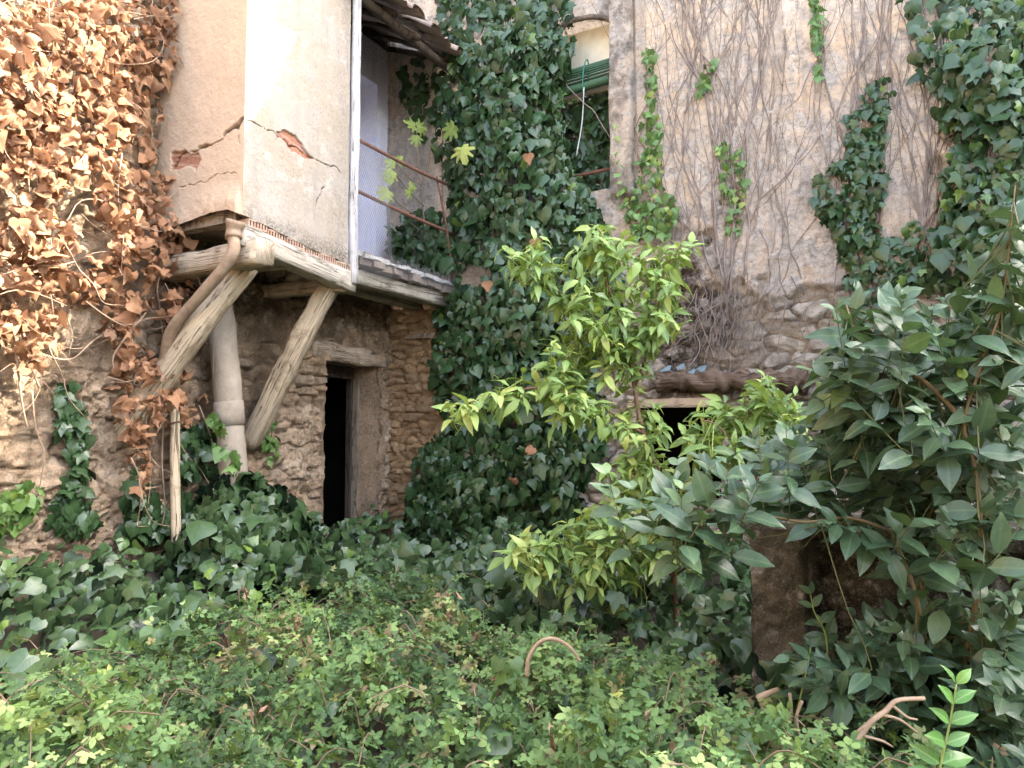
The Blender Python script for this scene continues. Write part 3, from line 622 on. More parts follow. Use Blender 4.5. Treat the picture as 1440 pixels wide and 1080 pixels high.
# ------------------------------------------------------------------ right house
rh = thing('render_house', 'tall house with flaking cream render, pilaster, shaded loggia and low square window', 'house', (4, DW, 0))
def RX(px, py): return onY(px, py, DW)
Lx0 = RX(778, 200)[0]; Lx1 = RX(864, 200)[0]; Lz0 = RX(862, 268)[2]; Lz1 = RX(862, 24)[2]     # loggia opening
Wx0 = RX(893, 600)[0]; Wx1 = RX(1016, 600)[0]; Wz0 = RX(893, 700)[2]; Wz1 = RX(893, 566)[2]   # low window
def hR(u, v, full=False):
    wu = u + .10 * (fbm(u * 5, v * 5, 131) - .5); wv = v + .08 * (fbm(u * 5, v * 5, 137) - .5)
    f1, f2, cid = voro(wu / .27, wv / .135, 105)
    corner = ss(1.0, .4, u) * ss(3.0, 2.8, v)
    f1b, f2b, cidb = voro(wu / .22, wv / .085, 205); f2 = f2 + corner * (f2b - f2); f1 = f1 + corner * (f1b - f1); cid = np.where(corner > .5, cidb, cid)
    stone = ss(.03, .24, f2 - f1)
    base = .62 * fbm(u * 1.1, v * 1.1, 151) + .38 * fbm(u * 4.5, v * 4.5, 153) + .26 * ss(2.4, 3.3, v) - .20 * ss(3.2, 2.5, v) - .34 * corner + .4 * ss(.95, .6, v) * ss(.9, .3, u) - .16 * ss(.18, .0, np.abs(v - 3.35 + .15 * (u - 3))) * ss(3.0, 3.3, u) * ss(4.1, 3.6, u)
    m = ss(.50, .56, base)
    lump = fbm(u * 6, v * 6, 161, 5)
    h = (1 - m) * (stone * (.02 + .05 * cid) + .05 * (fbm(u * 12, v * 20, 171) - .5)) + m * (.075 + .05 * (lump - .4)) + .045 * (fbm(u * 20, v * 22, 181, 4) - .5)
    if full:
        px, py = proj(np.stack([u, u * 0 + DW, v], -1))
        blot = fbm(u * 3, v * 3, 191) - .5
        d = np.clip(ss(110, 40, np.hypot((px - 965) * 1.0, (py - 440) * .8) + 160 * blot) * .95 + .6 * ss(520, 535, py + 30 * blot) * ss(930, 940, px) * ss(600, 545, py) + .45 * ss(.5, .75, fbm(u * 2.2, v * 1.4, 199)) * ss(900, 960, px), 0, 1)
        return h, m, cid, stone, d
    return h
us = np.arange(-.02, 6.9, .016); vs_ = np.arange(-.1, 6.7, .016); U, Vv = np.meshgrid(us, vs_, indexing='ij')
H, m_, cid, st, dr = hR(U, Vv, True)
uc = (U[:-1, :-1] + U[1:, 1:]) / 2; vc = (Vv[:-1, :-1] + Vv[1:, 1:]) / 2
arch = Lz1 - .10 * ((uc - (Lx0 + Lx1) / 2) / ((Lx1 - Lx0) / 2)) ** 2
keep = ~((uc > Lx0) & (uc < Lx1) & (vc > Lz0) & (vc < arch)) & ~((uc > Wx0) & (uc < Wx1) & (vc > Wz0) & (vc < Wz1))
Vw = [np.stack([U, DW - H, Vv], -1).reshape(-1, 3)]; Fw = [gridfaces(len(us), len(vs_), keep, True).copy()]; At = [[m_.ravel(), cid.ravel(), st.ravel(), dr.ravel()]]; nW = U.size
Fw[0] = Fw[0][:, ::-1]
def reveal(x0, x1, z0, z1, dep, y0=DW - .08):
    for P4 in ([(x0, y0, z0), (x0, DW + dep, z0), (x0, DW + dep, z1), (x0, y0, z1)], [(x1, y0, z0), (x1, y0, z1), (x1, DW + dep, z1), (x1, DW + dep, z0)], [(x0, y0, z0), (x1, y0, z0), (x1, DW + dep, z0), (x0, DW + dep, z0)], [(x0, y0, z1), (x0, DW + dep, z1), (x1, DW + dep, z1), (x1, y0, z1)]):
        addgrid(np.array(P4, float), np.array([[0, 1, 2, 3]]), 1.0)
reveal(Lx0, Lx1, Lz0, Lz1 + .02, .32); reveal(Wx0, Wx1, Wz0, Wz1, .35)
# upper outline of the house: parapet line that shades the yard (traced back along the sun from the lit patch on the bay)
edge = []
for p in ((395, -140), (395, -20), (388, 35), (423, 57), (405, 92), (385, 135), (352, 186)):
    q = onX(*p, XB); t = (DW + .03 - q[1]) / S[1]; e = q + S * t; edge.append((e[0], e[2]))
ez = edge[-1][1] - .05
low = 0.0 
for p in ((30, 640),):
    q = onX(*p, 0.05); t = (DW + .2 - q[1]) / S[1]; e = q + S * t; low = e[2]
prof = [(-.5, 6.69), (-.5, 13.5), (edge[0][0], 13.5)] + edge + [(edge[-1][0] + .25, min(ez, low) - .15), (8.3, min(ez, low) - .15), (8.35, 14), (20, 14), (20, 6.2)]
prof += [(6.9, 6.2), (6.9, 6.69)]; print('profile', [(round(a, 2), round(c, 2)) for a, c in prof])
pr = np.array(prof); n = len(pr)
f = np.stack([pr[:, 0], np.full(n, DW - .03), pr[:, 1]], 1); bk = f + [0, .12, 0]
from mathutils.geometry import tessellate_polygon
tri = np.array(tessellate_polygon([[Vector((a, c, 0)) for a, c in prof]]))
sideq = np.array([[i, (i + 1) % n, (i + 1) % n + n, i + n] for i in range(n)])
addgrid(np.concatenate([f, bk]), np.zeros((0, 4), int), 1.0); Fw[-1] = np.zeros((0, 4), int)
o0 = nW - 2 * n; Fw += [tri + o0, tri[:, ::-1] + o0 + n, sideq + o0]
addgrid(np.array([(6.9, DW - .03, -.2), (16, DW - .03, -.2), (16, DW - .03, 6.2), (6.9, DW - .03, 6.2)], float), np.array([[0, 1, 2, 3]]), 1.0)
addgrid(np.array([(-.5, DW + 1.7, -.2), (16, DW + 1.7, -.2), (16, DW + 1.7, 7.0), (-.5, DW + 1.7, 7.0)], float), np.array([[0, 1, 2, 3]]), 1.0)
A4 = [np.concatenate([a[i] for a in At]) for i in range(4)]
mesh('wall', np.concatenate(Vw), Fw, M['render'], rh, dict(m=A4[0], cell=A4[1], stone=A4[2], dirt_shade=A4[3], warm=np.where(np.concatenate(Vw)[:, 0] < 1.6, ss(1.5, .8, np.concatenate(Vw)[:, 0]) * ss(3.3, 2.9, np.concatenate(Vw)[:, 2]), 0)))
b = MB(); b.box((-.3, -6.6, -.2), (13, -6.2, 5.6)); b.build('rear_sky_blocker', M['blocker_cream'], rh, False)  # added unseen wall behind the camera, blocks low sky light
b = MB(); b.box((12.6, -6.2, -.2), (13, DW - .05, 4.6)); b.build('side_sky_blocker', M['blocker_cream'], rh, False)  # added unseen wall off to the right, also blocks low sky light
# pilaster: rough shaft and smoother side strip
def slab_col(name, x0, x1, z0, z1, out, s, amp):
    xg = np.linspace(x0, x1, max(6, int((x1 - x0) / .012))); zg = np.arange(z0, z1, .02); X, Z = np.meshgrid(xg, zg, indexing='ij')
    edge_ = np.minimum(X - x0, x1 - X); o = out * ss(0, .022, edge_ + .010) + amp * (fbm(X * 14, Z * 9, s, 4) - .5) + .01 * (fbm(X * 50, Z * 50, s + 3, 3) - .5)
    o = o * ss(z0 - .02, z0 + .10, Z + .1 * (fbm(X * 9, Z * 0, s) - .5)); Xw = X + .02 * (fbm(X * 0, Z * 4, s + 5) - .5)
    g = X.size; Y = DW - .03 - o
    Y[0] = DW + .02; Y[-1] = DW + .02
    return mesh(name, np.stack([Xw, Y, Z], -1).reshape(-1, 3), [gridfaces(*X.shape)], M['render'], rh, dict(m=np.ones(g), cell=np.zeros(g), stone=np.ones(g), dirt_shade=(.55 * ss(.42, .6, fbm(X * 10, Z * 6, s + 8)) * (amp > .01)).ravel()))
slab_col('pilaster', Lx1 - .005, RX(896, 150)[0], RX(880, 288)[2], 6.68, .13, 301, .035)
slab_col('pilaster_strip', RX(897, 150)[0], RX(915, 150)[0], RX(905, 300)[2], 6.68, .07, 311, .008)
# arch moulding, cream upper panel, dark back
b = MB(); xx = np.linspace(Lx0 - .02, Lx1 + .12, 24); zz = Lz1 - .10 * ((xx - (Lx0 + Lx1) / 2) / ((Lx1 - Lx0) / 2)) ** 2 + .02
b.tube(np.stack([xx, 0 * xx + DW - .10, np.maximum(zz, Lz1 - .12)], 1), .024, 8, sq=True, rough=.2); b.build('arch_moulding', M['render'], rh)
zbt = RX(862, 80)[2]
b = MB(); b.box((Lx0 - .02, DW + .13, zbt - .25), (Lx1 + .02, DW + .16, Lz1 + .02), 0); b.build('upper_panel', M['cream'], rh, False)
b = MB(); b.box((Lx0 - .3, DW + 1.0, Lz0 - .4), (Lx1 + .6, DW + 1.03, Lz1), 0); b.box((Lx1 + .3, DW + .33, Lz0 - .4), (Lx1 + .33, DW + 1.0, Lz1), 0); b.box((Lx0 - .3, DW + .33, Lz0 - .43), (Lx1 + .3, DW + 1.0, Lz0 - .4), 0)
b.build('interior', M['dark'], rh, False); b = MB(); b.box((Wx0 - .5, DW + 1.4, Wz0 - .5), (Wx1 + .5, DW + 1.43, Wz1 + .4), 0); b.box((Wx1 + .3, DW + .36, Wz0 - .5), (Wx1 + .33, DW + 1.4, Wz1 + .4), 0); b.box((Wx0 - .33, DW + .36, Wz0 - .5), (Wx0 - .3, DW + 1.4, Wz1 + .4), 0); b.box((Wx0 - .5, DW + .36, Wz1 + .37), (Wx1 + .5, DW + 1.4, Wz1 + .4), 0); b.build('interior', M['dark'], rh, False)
b = MB(); a = RX(818, 243); c = RX(868, 233); b.tube([a + [-.2, .05, -.02], a + [0, .05, 0], c + [0, .05, 0]], .018, 8); b.build('handrail', M['rust'], rh)
# low window: frame and lintel
win = thing('window', None, None); win.parent = rh; win.location = (Wx0 - 4, 0, Wz0)
b = MB(); b.box((Wx0 - .01, DW - .12, Wz0 - .03), (Wx0 + .075, DW - .02, Wz1 + .01), .006); b.build('side_post', M['jamb_wood'], win, False)
b = MB(); b.box((Wx0 + .03, DW - .05, Wz0), (Wx0 + .095, DW + .04, Wz1 - .05), .005); b.build('inner_post', M['dark_wood'], win, False)
b = MB(); b.box((Wx0 - .03, DW - .135, Wz1 - .055), (Wx1 - .02, DW - .025, Wz1 + .02), .006); b.build('head_board', M['tan_board'], win, False)
P = curve([RX(930, 538) + [0, -.11, 0], RX(1010, 540) + [0, -.11, .02], RX(1110, 541) + [0, -.10, .03], RX(1140, 545) + [0, -.1, .02]], 70); b = MB(); b.tube(P, .085, 16, rough=.55, sc=.45); b.build('lintel', M['rot_wood'], rh)
# green roll-up blind
bl = thing('roller_blind', 'half-rolled green slatted blind hanging in the cream loggia opening', 'blind', ((Lx0 + Lx1) / 2, DW - .02, zbt))
b = MB(); z1 = RX(862, 82)[2]; z0 = RX(862, 111)[2]; N = 9
for i in range(N):
    z = z0 + (z1 - z0) * (i + .5) / N; hh = (z1 - z0) / N * .44; yf = DW + .05 - .10 * math.sin((i + .5) / N * math.pi * .8)
    b.box((Lx0 - .05, yf - .012, z - hh - .03), (Lx0 - .04 + .001, yf, z + hh - .03), 0) if False else None
    V = np.array([(Lx0 - .04, yf - .02, z - hh - .03), (Lx1 - .01, yf - .02, z - hh), (Lx1 - .01, yf - .008, z + hh), (Lx0 - .04, yf - .008, z + hh - .03)]); b.add(np.concatenate([V, V + [0, .02, 0]]), np.array([[0, 1, 2, 3], [7, 6, 5, 4], [0, 4, 5, 1], [3, 2, 6, 7], [1, 5, 6, 2], [0, 3, 7, 4]]))
b.build('slats', M['blind'], bl, False)
xr = np.linspace(Lx0 - .04, Lx1 - .01, 8); b = MB(); b.tube(np.stack([xr, 0 * xr + DW - .035, z0 - .045 + .03 * np.linspace(0, 1, 8)], 1), .042, 10); b.build('roll', M['blind'], bl)
cxp = RX(825, 100)[0]; b = MB(); a = np.linspace(0, 2 * math.pi, 25); b.tube(np.stack([cxp + .02 * np.sin(a), DW - .03 - .065 * np.cos(a) * 1.0, (z0 + z1) / 2 - .03 + .17 * np.sin(a)], 1), .007, 5, False); b.build('tie_cord', M['gcord'], bl)
b = MB(); q0 = RX(826, 128); q1 = RX(817, 225); b.tube(curve([q0 + [0, -.09, 0], (q0 + q1) / 2 + [.01, -.08, 0], q1 + [0, -.12, 0]], 8), .006, 5); b.build('pull_cord', M['cord'], bl)
# slate chips on the rotten lintel
for i, (px, py) in enumerate(((942, 536), (962, 532), (975, 541), (990, 536), (1005, 540), (1022, 538))):
    q = RX(px, py); b = MB(); s_ = .032 + .02 * rng.random(); a = np.sort(rng.random(6)) * 6.28; top = np.stack([np.cos(a) * s_ * 1.2, np.sin(a) * s_ * .75, np.sin(a) * s_ * .65 + .02 * np.cos(a)], 1) + q + [0, -.13, .10]
    b.add(np.concatenate([top, top - [0, 0, .012]]), [np.arange(6)[None], np.arange(6, 12)[::-1][None], np.array([[i_, i_ + 6, (i_ + 1) % 6 + 6, (i_ + 1) % 6] for i_ in range(6)])])
    tag(b.build('slate_chip', M['slate'], None, False, org=q), 'small broken bluish slate chip lying on the rotten lintel', 'slate', 'slate chips on the lintel')

# ------------------------------------------------------------------ low mossy wall at right
Y0 = 3.35
def lowwall():
    xs = np.arange(4.43, 7.6, .02); zs = np.arange(-.1, 1.12, .02); X, Z = np.meshgrid(xs, zs, indexing='ij')
    step = .0 + .16 * ss(4.64, 4.67, X + .03 * (fbm(Z * 6, Z * 0, 2) - .5)) * ss(1.1, .98, Z + .0 * X)
    o = .09 * (fbm(X * 7, Z * 7, 401, 5) - .5) + .05 * (fbm(X * 26, Z * 26, 405, 4) - .5)
    P = np.stack([X + .03 * (fbm(Z * 5, X * 3, 407) - .5) * (X < 4.5), Y0 + step - o, Z + .03 * (fbm(X * 4, X * 0, 409) - .5) * (Z > 1.0)], -1); n = X.size
    ys = np.arange(Y0, Y0 + .75, .02); Yg, Zg = np.meshgrid(ys, zs, indexing='ij'); o2 = .05 * (fbm(Yg * 7, Zg * 7, 411, 5) - .5)
    P2 = np.stack([4.43 + o2 * ss(0, .06, Yg - Y0), Yg, Zg], -1); Xt, Yt = np.meshgrid(np.arange(4.43, 7.6, .04), np.arange(Y0, Y0 + .75, .04), indexing='ij')
    P3 = np.stack([Xt, Yt, 1.10 + .03 * (fbm(Xt * 6, Yt * 6, 413) - .5)], -1)
    V = np.concatenate([P.reshape(-1, 3), P2.reshape(-1, 3), P3.reshape(-1, 3)]); N = len(V)
    dz = np.concatenate([(.95 * ss(4.66, 4.70, X)).ravel() + .35 * ss(.4, .6, fbm(X * 5, Z * 5, 421)).ravel(), .3 * np.ones(Yg.size), .5 * np.ones(Xt.size)])  # shade of the recess painted in dark, plus patchy dirt
    o = mesh('low_wall', V, [gridfaces(*X.shape), gridfaces(*Yg.shape, flip=True) + n, gridfaces(*Xt.shape) + n + Yg.size], M['pier'], None, dict(m=np.ones(N), cell=np.zeros(N), stone=np.ones(N), dirt_shade=np.clip(dz, 0, 1)), org=(4.43, Y0, 0))
    tag(o, 'low dark mossy masonry wall with a rough end pier under the laurel', 'wall')
lowwall()

# ------------------------------------------------------------------ ivy and creepers
def wall_ivy(name, label, poly, n, size, face='R', off=(.1, .4), px_soft=90, mat='ivy', rnd=(.05, .85), stems=8, group=None, layers=.2, tm=(T_IVY, T_IVY2, T_IVY3), base=None, noise=.14, cat='ivy', tip=.0, holes=.0):
    q = sample(poly, n); q = q[fbm(q[:, 0] / 42, q[:, 1] / 42, 531) + .12 * (rng.random(n) - .5) > holes]; n = len(q); d = polydist(q[:, 0], q[:, 1], poly); dep = np.sqrt(np.clip(d / px_soft, 0, 1))
    nb = fbm(q[:, 0] / 70, q[:, 1] / 55, 501); o = off[0] + (off[1] - off[0]) * dep + noise * (nb - .4) * dep - layers * rng.random(n) ** 1.5 * (off[1] > .12)
    o = np.maximum(o, .035)
    if face == 'R':
        P = onY(q[:, 0], q[:, 1], DW); hh = hR(P[:, 0], P[:, 2]); d_ = dirs(q[:, 0], q[:, 1]); P = C + d_ * ((DW - o - hh * .8) / d_[:, 1])[:, None]; out = np.array([0, -1., 0])
    elif face == 'L':
        P = onX(q[:, 0], q[:, 1], 0); hh = hL(P[:, 1], P[:, 2]); d_ = dirs(q[:, 0], q[:, 1]); P = C + d_ * ((o + hh * .8 - C[0]) / d_[:, 0])[:, None]; out = np.array([1., 0, 0])
    else:
        P = onY(q[:, 0], q[:, 1], face) - np.array([0, 1, 0]) * o[:, None]; out = np.array([0, -1., 0])
    if face != 'L': out = nrm(out + .35 * np.array([1, 0, 0]) * np.sign(rng.normal(0, 1, n))[:, None] * rng.random(n)[:, None])
    th = thing(name, label, cat, tuple(P[np.argmin(P[:, 2])] if base is None else base), group)
    L = Leaves(); r = rng.uniform(rnd[0], rnd[1], n) * (.75 + .5 * fbm(q[:, 0] / 45, q[:, 1] / 45, 77)); r = np.where(rng.random(n) < tip, 1.0, r)
    ivy_leaves(L, P, out, size, r, tm=tm); L.build('foliage', M[mat], th)
    if stems:
        b = MB(); lo = P[np.argsort(P[:, 2])]
        for i in range(stems):
            a = lo[rng.integers(0, max(1, len(lo) // 6))]; e = P[rng.integers(0, n)]
            if abs(e[2] - a[2]) < .15: continue
            pts = np.array([a + (e - a) * t for t in np.linspace(0, 1, 7)]); pts[1:-1] += rng.normal(0, .04, (5, 3)) * np.array([1, .3, .3])
            if face == 'R': pts[:, 1] = DW - hR(pts[:, 0], pts[:, 2]) - .03
            elif face == 'L': pts[:, 0] = hL(pts[:, 1], pts[:, 2]) + .03
            b.tube(curve(pts, 16), np.linspace(.009, .004, 16), 5)
        if b.n: b.build('stem', M['stem_d'], th)
    return th
main = [(612, -20), (622, 40), (612, 95), (606, 150), (612, 200), (625, 240), (640, 310), (648, 370), (625, 410), (612, 450), (604, 500), (612, 560), (628, 600), (585, 632), (575, 690), (570, 770), (620, 800), (690, 815), (735, 790), (770, 760), (820, 720), (815, 690), (848, 630), (835, 590), (850, 560), (830, 520), (865, 470), (870, 400), (850, 310), (835, 280), (800, 235), (785, 160), (790, 110), (805, 60), (800, -20)]
wall_ivy('ivy', 'huge dark green ivy column covering the wall corner between balcony and loggia', main, 6600, .118, off=(.08, .46), stems=40, rnd=(.0, .86), layers=.26, noise=.34, holes=.255, tip=.012)
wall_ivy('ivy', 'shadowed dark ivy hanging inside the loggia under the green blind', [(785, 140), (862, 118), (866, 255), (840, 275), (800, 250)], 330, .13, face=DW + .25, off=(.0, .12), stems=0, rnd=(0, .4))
wall_ivy('ivy', 'ivy tuft drooping from the tiled eave over the lilac balcony wall', [(566, 85), (600, 80), (612, 150), (606, 190), (585, 195), (572, 160), (560, 110)], 90, .12, face=DW - .06, off=(.02, .2), stems=2, rnd=(0, .5))
wall_ivy('ivy', 'ivy spilling over the balcony floor behind the lower rusty rail', [(545, 330), (570, 300), (610, 290), (640, 300), (640, 385), (600, 375), (545, 352)], 210, .125, face=DW - .2, off=(.0, .3), stems=3, rnd=(0, .6))
wall_ivy('ivy', 'narrow ivy strip climbing the wall right beside the pilaster', [(905, 60), (918, 60), (925, 160), (932, 250), (958, 300), (940, 330), (890, 330), (878, 300), (900, 240), (903, 150)], 330, .075, off=(.10, .16), stems=5, mat='ivy_g', rnd=(0, .75), tip=.06)
wall_ivy('ivy', 'tiny yellowish ivy shoot creeping up the pilaster foot', [(864, 175), (872, 170), (874, 230), (885, 290), (868, 300)], 40, .05, off=(.16, .19), stems=2, mat='ivy_g', rnd=(.5, 1))
wall_ivy('ivy', 'small ivy tuft among bare stems high beside the loggia wall', [(990, 90), (1008, 80), (1000, 125), (980, 138)], 30, .075, off=(.08, .14), stems=2, mat='ivy_g', rnd=(.1, .8))
wall_ivy('ivy', 'loose leafy ivy clump halfway up the bare grey stems', [(1005, 205), (1025, 195), (1045, 215), (1050, 260), (1040, 330), (1020, 320), (1018, 260)], 95, .07, off=(.08, .15), stems=4, mat='ivy_g', rnd=(.1, .95), tip=.06)
wall_ivy('ivy', 'thin string of ivy descending from the top of the frame among stems', [(1140, -20), (1152, -20), (1156, 60), (1160, 110), (1148, 110), (1142, 40)], 60, .07, off=(.07, .12), stems=2, mat='ivy_g', rnd=(.1, .7))
wall_ivy('ivy', 'broad ragged ivy patch on the middle of the peeling render', [(1225, 110), (1250, 105), (1252, 160), (1235, 210), (1245, 240), (1238, 330), (1240, 400), (1190, 400), (1175, 330), (1145, 290), (1150, 240), (1188, 215), (1195, 160)], 500, .092, off=(.07, .2), stems=16, mat='ivy', rnd=(.1, .92), layers=.08, noise=.05, holes=.34, tip=.02)
wall_ivy('ivy', 'dense fresh ivy mass hanging down the right edge of the wall', [(1268, -20), (1500, -20), (1500, 450), (1440, 430), (1310, 395), (1255, 400), (1275, 370), (1310, 330), (1330, 240), (1340, 190), (1318, 150), (1290, 110), (1280, 60)], 1500, .115, off=(.08, .42), stems=26, mat='ivy', rnd=(.25, .96), layers=.2, noise=.2, holes=.33, tip=.03)
wall_ivy('ivy', 'sparse ivy sprigs at the pocked base of the render', [(1245, 330), (1290, 300), (1300, 340), (1270, 400), (1300, 420), (1180, 430), (1200, 400)], 110, .08, off=(.06, .12), stems=3, mat='ivy', rnd=(.1, .9))
wall_ivy('ivy', 'ivy runner climbing the bare earth wall under the dry vine', [(85, 540), (105, 530), (125, 600), (128, 640), (120, 690), (140, 740), (90, 745), (75, 720), (100, 660), (90, 600)], 190, .10, face='L', off=(.06, .12), stems=4, rnd=(.1, .8), mat='ivy')
wall_ivy('ivy', 'short yellow-green ivy creeping up the left wall foot', [(0, 690), (30, 675), (65, 680), (60, 710), (20, 750), (-10, 760)], 70, .08, face='L', off=(.05, .15), stems=2, rnd=(.3, .95), mat='ivy_g')
wall_ivy('ivy', 'ivy strand hanging below the lowest dry leaves near the pole', [(175, 680), (200, 650), (225, 700), (240, 750), (200, 765), (180, 740)], 90, .11, face='L', off=(.1, .25), stems=2, rnd=(.1, .7))
wall_ivy('ivy', 'slender ivy shoot climbing the fat drainpipe', [(300, 575), (320, 580), (335, 620), (340, 670), (322, 668), (306, 620)], 26, .10, face=3.85, off=(.0, .02), stems=0, rnd=(.2, .8), mat='ivy_g')
wall_ivy('ivy', 'small ivy sprig rising behind the foot of the square brace', [(378, 585), (390, 580), (392, 640), (378, 650), (370, 620)], 40, .07, face='L', off=(.05, .1), stems=1, rnd=(.1, .7), mat='ivy_g')
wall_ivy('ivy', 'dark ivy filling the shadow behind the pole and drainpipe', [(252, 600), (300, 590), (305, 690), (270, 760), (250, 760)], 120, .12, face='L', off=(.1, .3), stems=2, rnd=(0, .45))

def mound(name, label, c, rad, n, size, mat='ivy_c', rnd=(.1, .85), cat='ivy', tip=.02):
    v = nrm(rv(n)); v[:, 2] = np.abs(v[:, 2]); c = np.array(c); rad = np.array(rad); k = 1 - .35 * rng.random(n) ** 1.6
    bump = .75 + .5 * fbm(v[:, 0] * 2.5 + 9, v[:, 1] * 2.5 + v[:, 2] * 2, 611); P = c + v * rad * (k * bump)[:, None]
    th = thing(name, label, cat, tuple(c)); L = Leaves(); r = rng.uniform(*rnd, n); r = np.where(rng.random(n) < tip, .97, r)
    ivy_leaves(L, P, nrm(v / rad), size, r, up=.35, rand=.35); L.build('foliage', M[mat], th)
    b = MB()
    for i in range(12):
        e = P[rng.integers(0, n)]; b.tube(curve([c + [0, 0, -.2], (c + e) / 2 + rng.normal(0, .05, 3), e], 8), np.linspace(.012, .004, 8), 5)
    b.build('stem', M['stem_d'], th)
mound('ivy', 'big-leaved ivy mound smothering the feet of drainpipe and brace', atd(345, 790, 5.45) * 1.0, (.60, .5, .66), 900, .14)
mound('ivy', 'low dusty ivy heap spilling from the black doorway threshold', atd(440, 790, 6.0), (.5, .45, .36), 330, .15, rnd=(0, .6))

# ivy carpet between bramble and walls: uncountable ground cover
bram_top = [(-300, 1000), (0, 962), (60, 950), (190, 905), (290, 872), (380, 835), (480, 812), (530, 800), (590, 815), (640, 850), (700, 880), (760, 885), (840, 905), (960, 930), (1060, 962), (1110, 985), (1200, 1005), (1320, 1030), (1800, 1060)]
bram_poly = bram_top + [(1800, 3000), (-300, 3000)]
def plants(x, y): return voro(x / .5 + .5 * fbm(x * 3, y * 3, 661), y / .5 + .5 * fbm(x * 3, y * 3, 671), 681)
def hveg(x, y): f1, f2, c_ = plants(x, y); return .36 + .22 * (1 - np.clip(f1 / .62, 0, 1) ** 2) * (.5 + c_) + .40 * (fbm(x * 1.3, y * 1.3, 701) - .5) + .30 * (fbm(x * 4.5, y * 4.5, 711) - .5) + .50 * np.exp(-np.maximum(x, 0) / .55) * ss(4.9, 3.7, y)
n = 11500; XY = np.stack([rng.uniform(0.02, 7.2, n), rng.uniform(.8, DW - .05, n)], 1); Z = hveg(XY[:, 0], XY[:, 1])
P = np.column_stack([XY, Z + .10 * (fbm(XY[:, 0] * 6, XY[:, 1] * 6, 717) - .5) - .26 * rng.random(n) ** 1.3]); px, py = proj(P)
near = np.linalg.norm(P - C, axis=1)
kk = (near > 1.7) & ~((XY[:, 1] > Y0 - .1) & (XY[:, 1] < Y0 + .8) & (XY[:, 0] > 4.35)) & (~inpoly(px, py, bram_poly) | (rng.random(n) < .30))
P = P[kk]; P[:, 2] -= np.where(inpoly(px[kk], py[kk], bram_poly), .08, 0)
L = Leaves(); r = rng.uniform(.05, .85, len(P)) * (.7 + .6 * fbm(P[:, 0] * 2, P[:, 1] * 2, 721)); r = np.where((rng.random(len(P)) < .05) & (P[:, 0] < 1.6), .99, r)
gxn = nrm(np.column_stack([.35 - 0 * P[:, 0], -.75 + 0 * P[:, 0], 1.0 + 0 * P[:, 0]]))
nm = nrm(gxn + rv(len(P), .58)); yd = nrm(np.array([.25, -.8, -.55]) + rv(len(P), .5)); sz = rng.uniform(.06, .145, len(P))
for k, T in enumerate((T_IVY, T_IVY2)):
    m = (np.arange(len(P)) % 2) == k; L.add(T, P[m], yd[m], nm[m], sz[m], r[m], 1.0, .03, rng.uniform(0, .25, m.sum()))
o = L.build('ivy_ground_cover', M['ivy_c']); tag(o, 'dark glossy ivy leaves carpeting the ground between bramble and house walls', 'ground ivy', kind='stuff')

# bramble
n = 76000; XY = np.stack([rng.uniform(.3, 7.8, n), rng.uniform(-.4, 5.9, n)], 1); Z = hveg(XY[:, 0], XY[:, 1]) + .03
P = np.column_stack([XY, Z + .05 * (fbm(XY[:, 0] * 9, XY[:, 1] * 9, 731) - .5) * 4 * .8 - .20 * rng.random(n) ** 1.2]); px, py = proj(P)
kk = inpoly(px + rng.normal(0, 22, n), py + rng.normal(0, 10, n), bram_poly) & (np.linalg.norm(P - C, axis=1) > 1.2) & (px > -420) & (px < 1860) & (py < 1750) & ~((XY[:, 1] > Y0 - .15) & (XY[:, 0] > 4.3))
P = P[kk]; n = len(P); patch = fbm(P[:, 0] * 3.2, P[:, 1] * 3.2, 741); dryp = ss(.60, .72, fbm(P[:, 0] * 2.4, P[:, 1] * 2.4, 751))
pid = plants(P[:, 0], P[:, 1])[2]; r = np.clip(.42 * (pid - .5) + .95 * (patch - .2) + rng.normal(0, .13, n), 0, .84); r = np.where(rng.random(n) < .02 + .18 * dryp + .35 * (pid > .90), rng.uniform(.84, .98, n), r); r = np.where(rng.random(n) < .006, .995, r)
nm = nrm(np.array([.1, -.35, 1.0]) + rv(n, .75)); yd = nrm(rv(n) * [1, 1, .35] + [.1, -.3, -.1]); sz = rng.uniform(.021, .045, n)
L = Leaves()
for k, T in enumerate((T_B3, T_B5)):
    m = (np.arange(n) % 2) == k; L.add(T, P[m], yd[m], nm[m], sz[m], r[m], 1.0, .05)
o = L.build('bramble_undergrowth', M['bram']); tag(o, 'tangled low bramble with small yellow-green leaves filling the foreground', 'bramble', kind='stuff')
nb_bram = n
b = MB(); BL = Leaves(); idx = rng.integers(0, n, 520)
for i in idx:
    p = P[i] - [0, 0, .05]; a = rng.random() * 6.283; ln = rng.uniform(.18, .45); hgt = rng.uniform(.05, .19); e = np.array([math.cos(a) * ln, math.sin(a) * ln, -.02]); c_ = curve([p, p + e * .45 + [0, 0, hgt], p + e + [0, 0, hgt * .35]], 10)
    b.tube(c_, np.linspace(.0028, .0014, 10), 3, False); k = rng.integers(6, 12); tt = rng.integers(2, 10, k); q = c_[tt] + rv(k, .012); tone = np.clip(.42 + .25 * rng.normal(), .05, .84) if rng.random() > .08 else .95
    BL.add(T_B5 if rng.random() < .6 else T_B3, q, nrm(rv(k) * [1, 1, .4] + [0, -.2, -.15]), nrm(np.array([.1, -.35, 1.]) + rv(k, .45)), rng.uniform(.022, .042, k), np.clip(tone + rng.normal(0, .08, k), 0, 1), 1.0, .05)
tag(BL.build('bramble_canes', M['bram']), 'taller arching bramble shoots standing above the low bramble carpet', 'bramble', kind='stuff')
idx = rng.integers(0, n, 320)
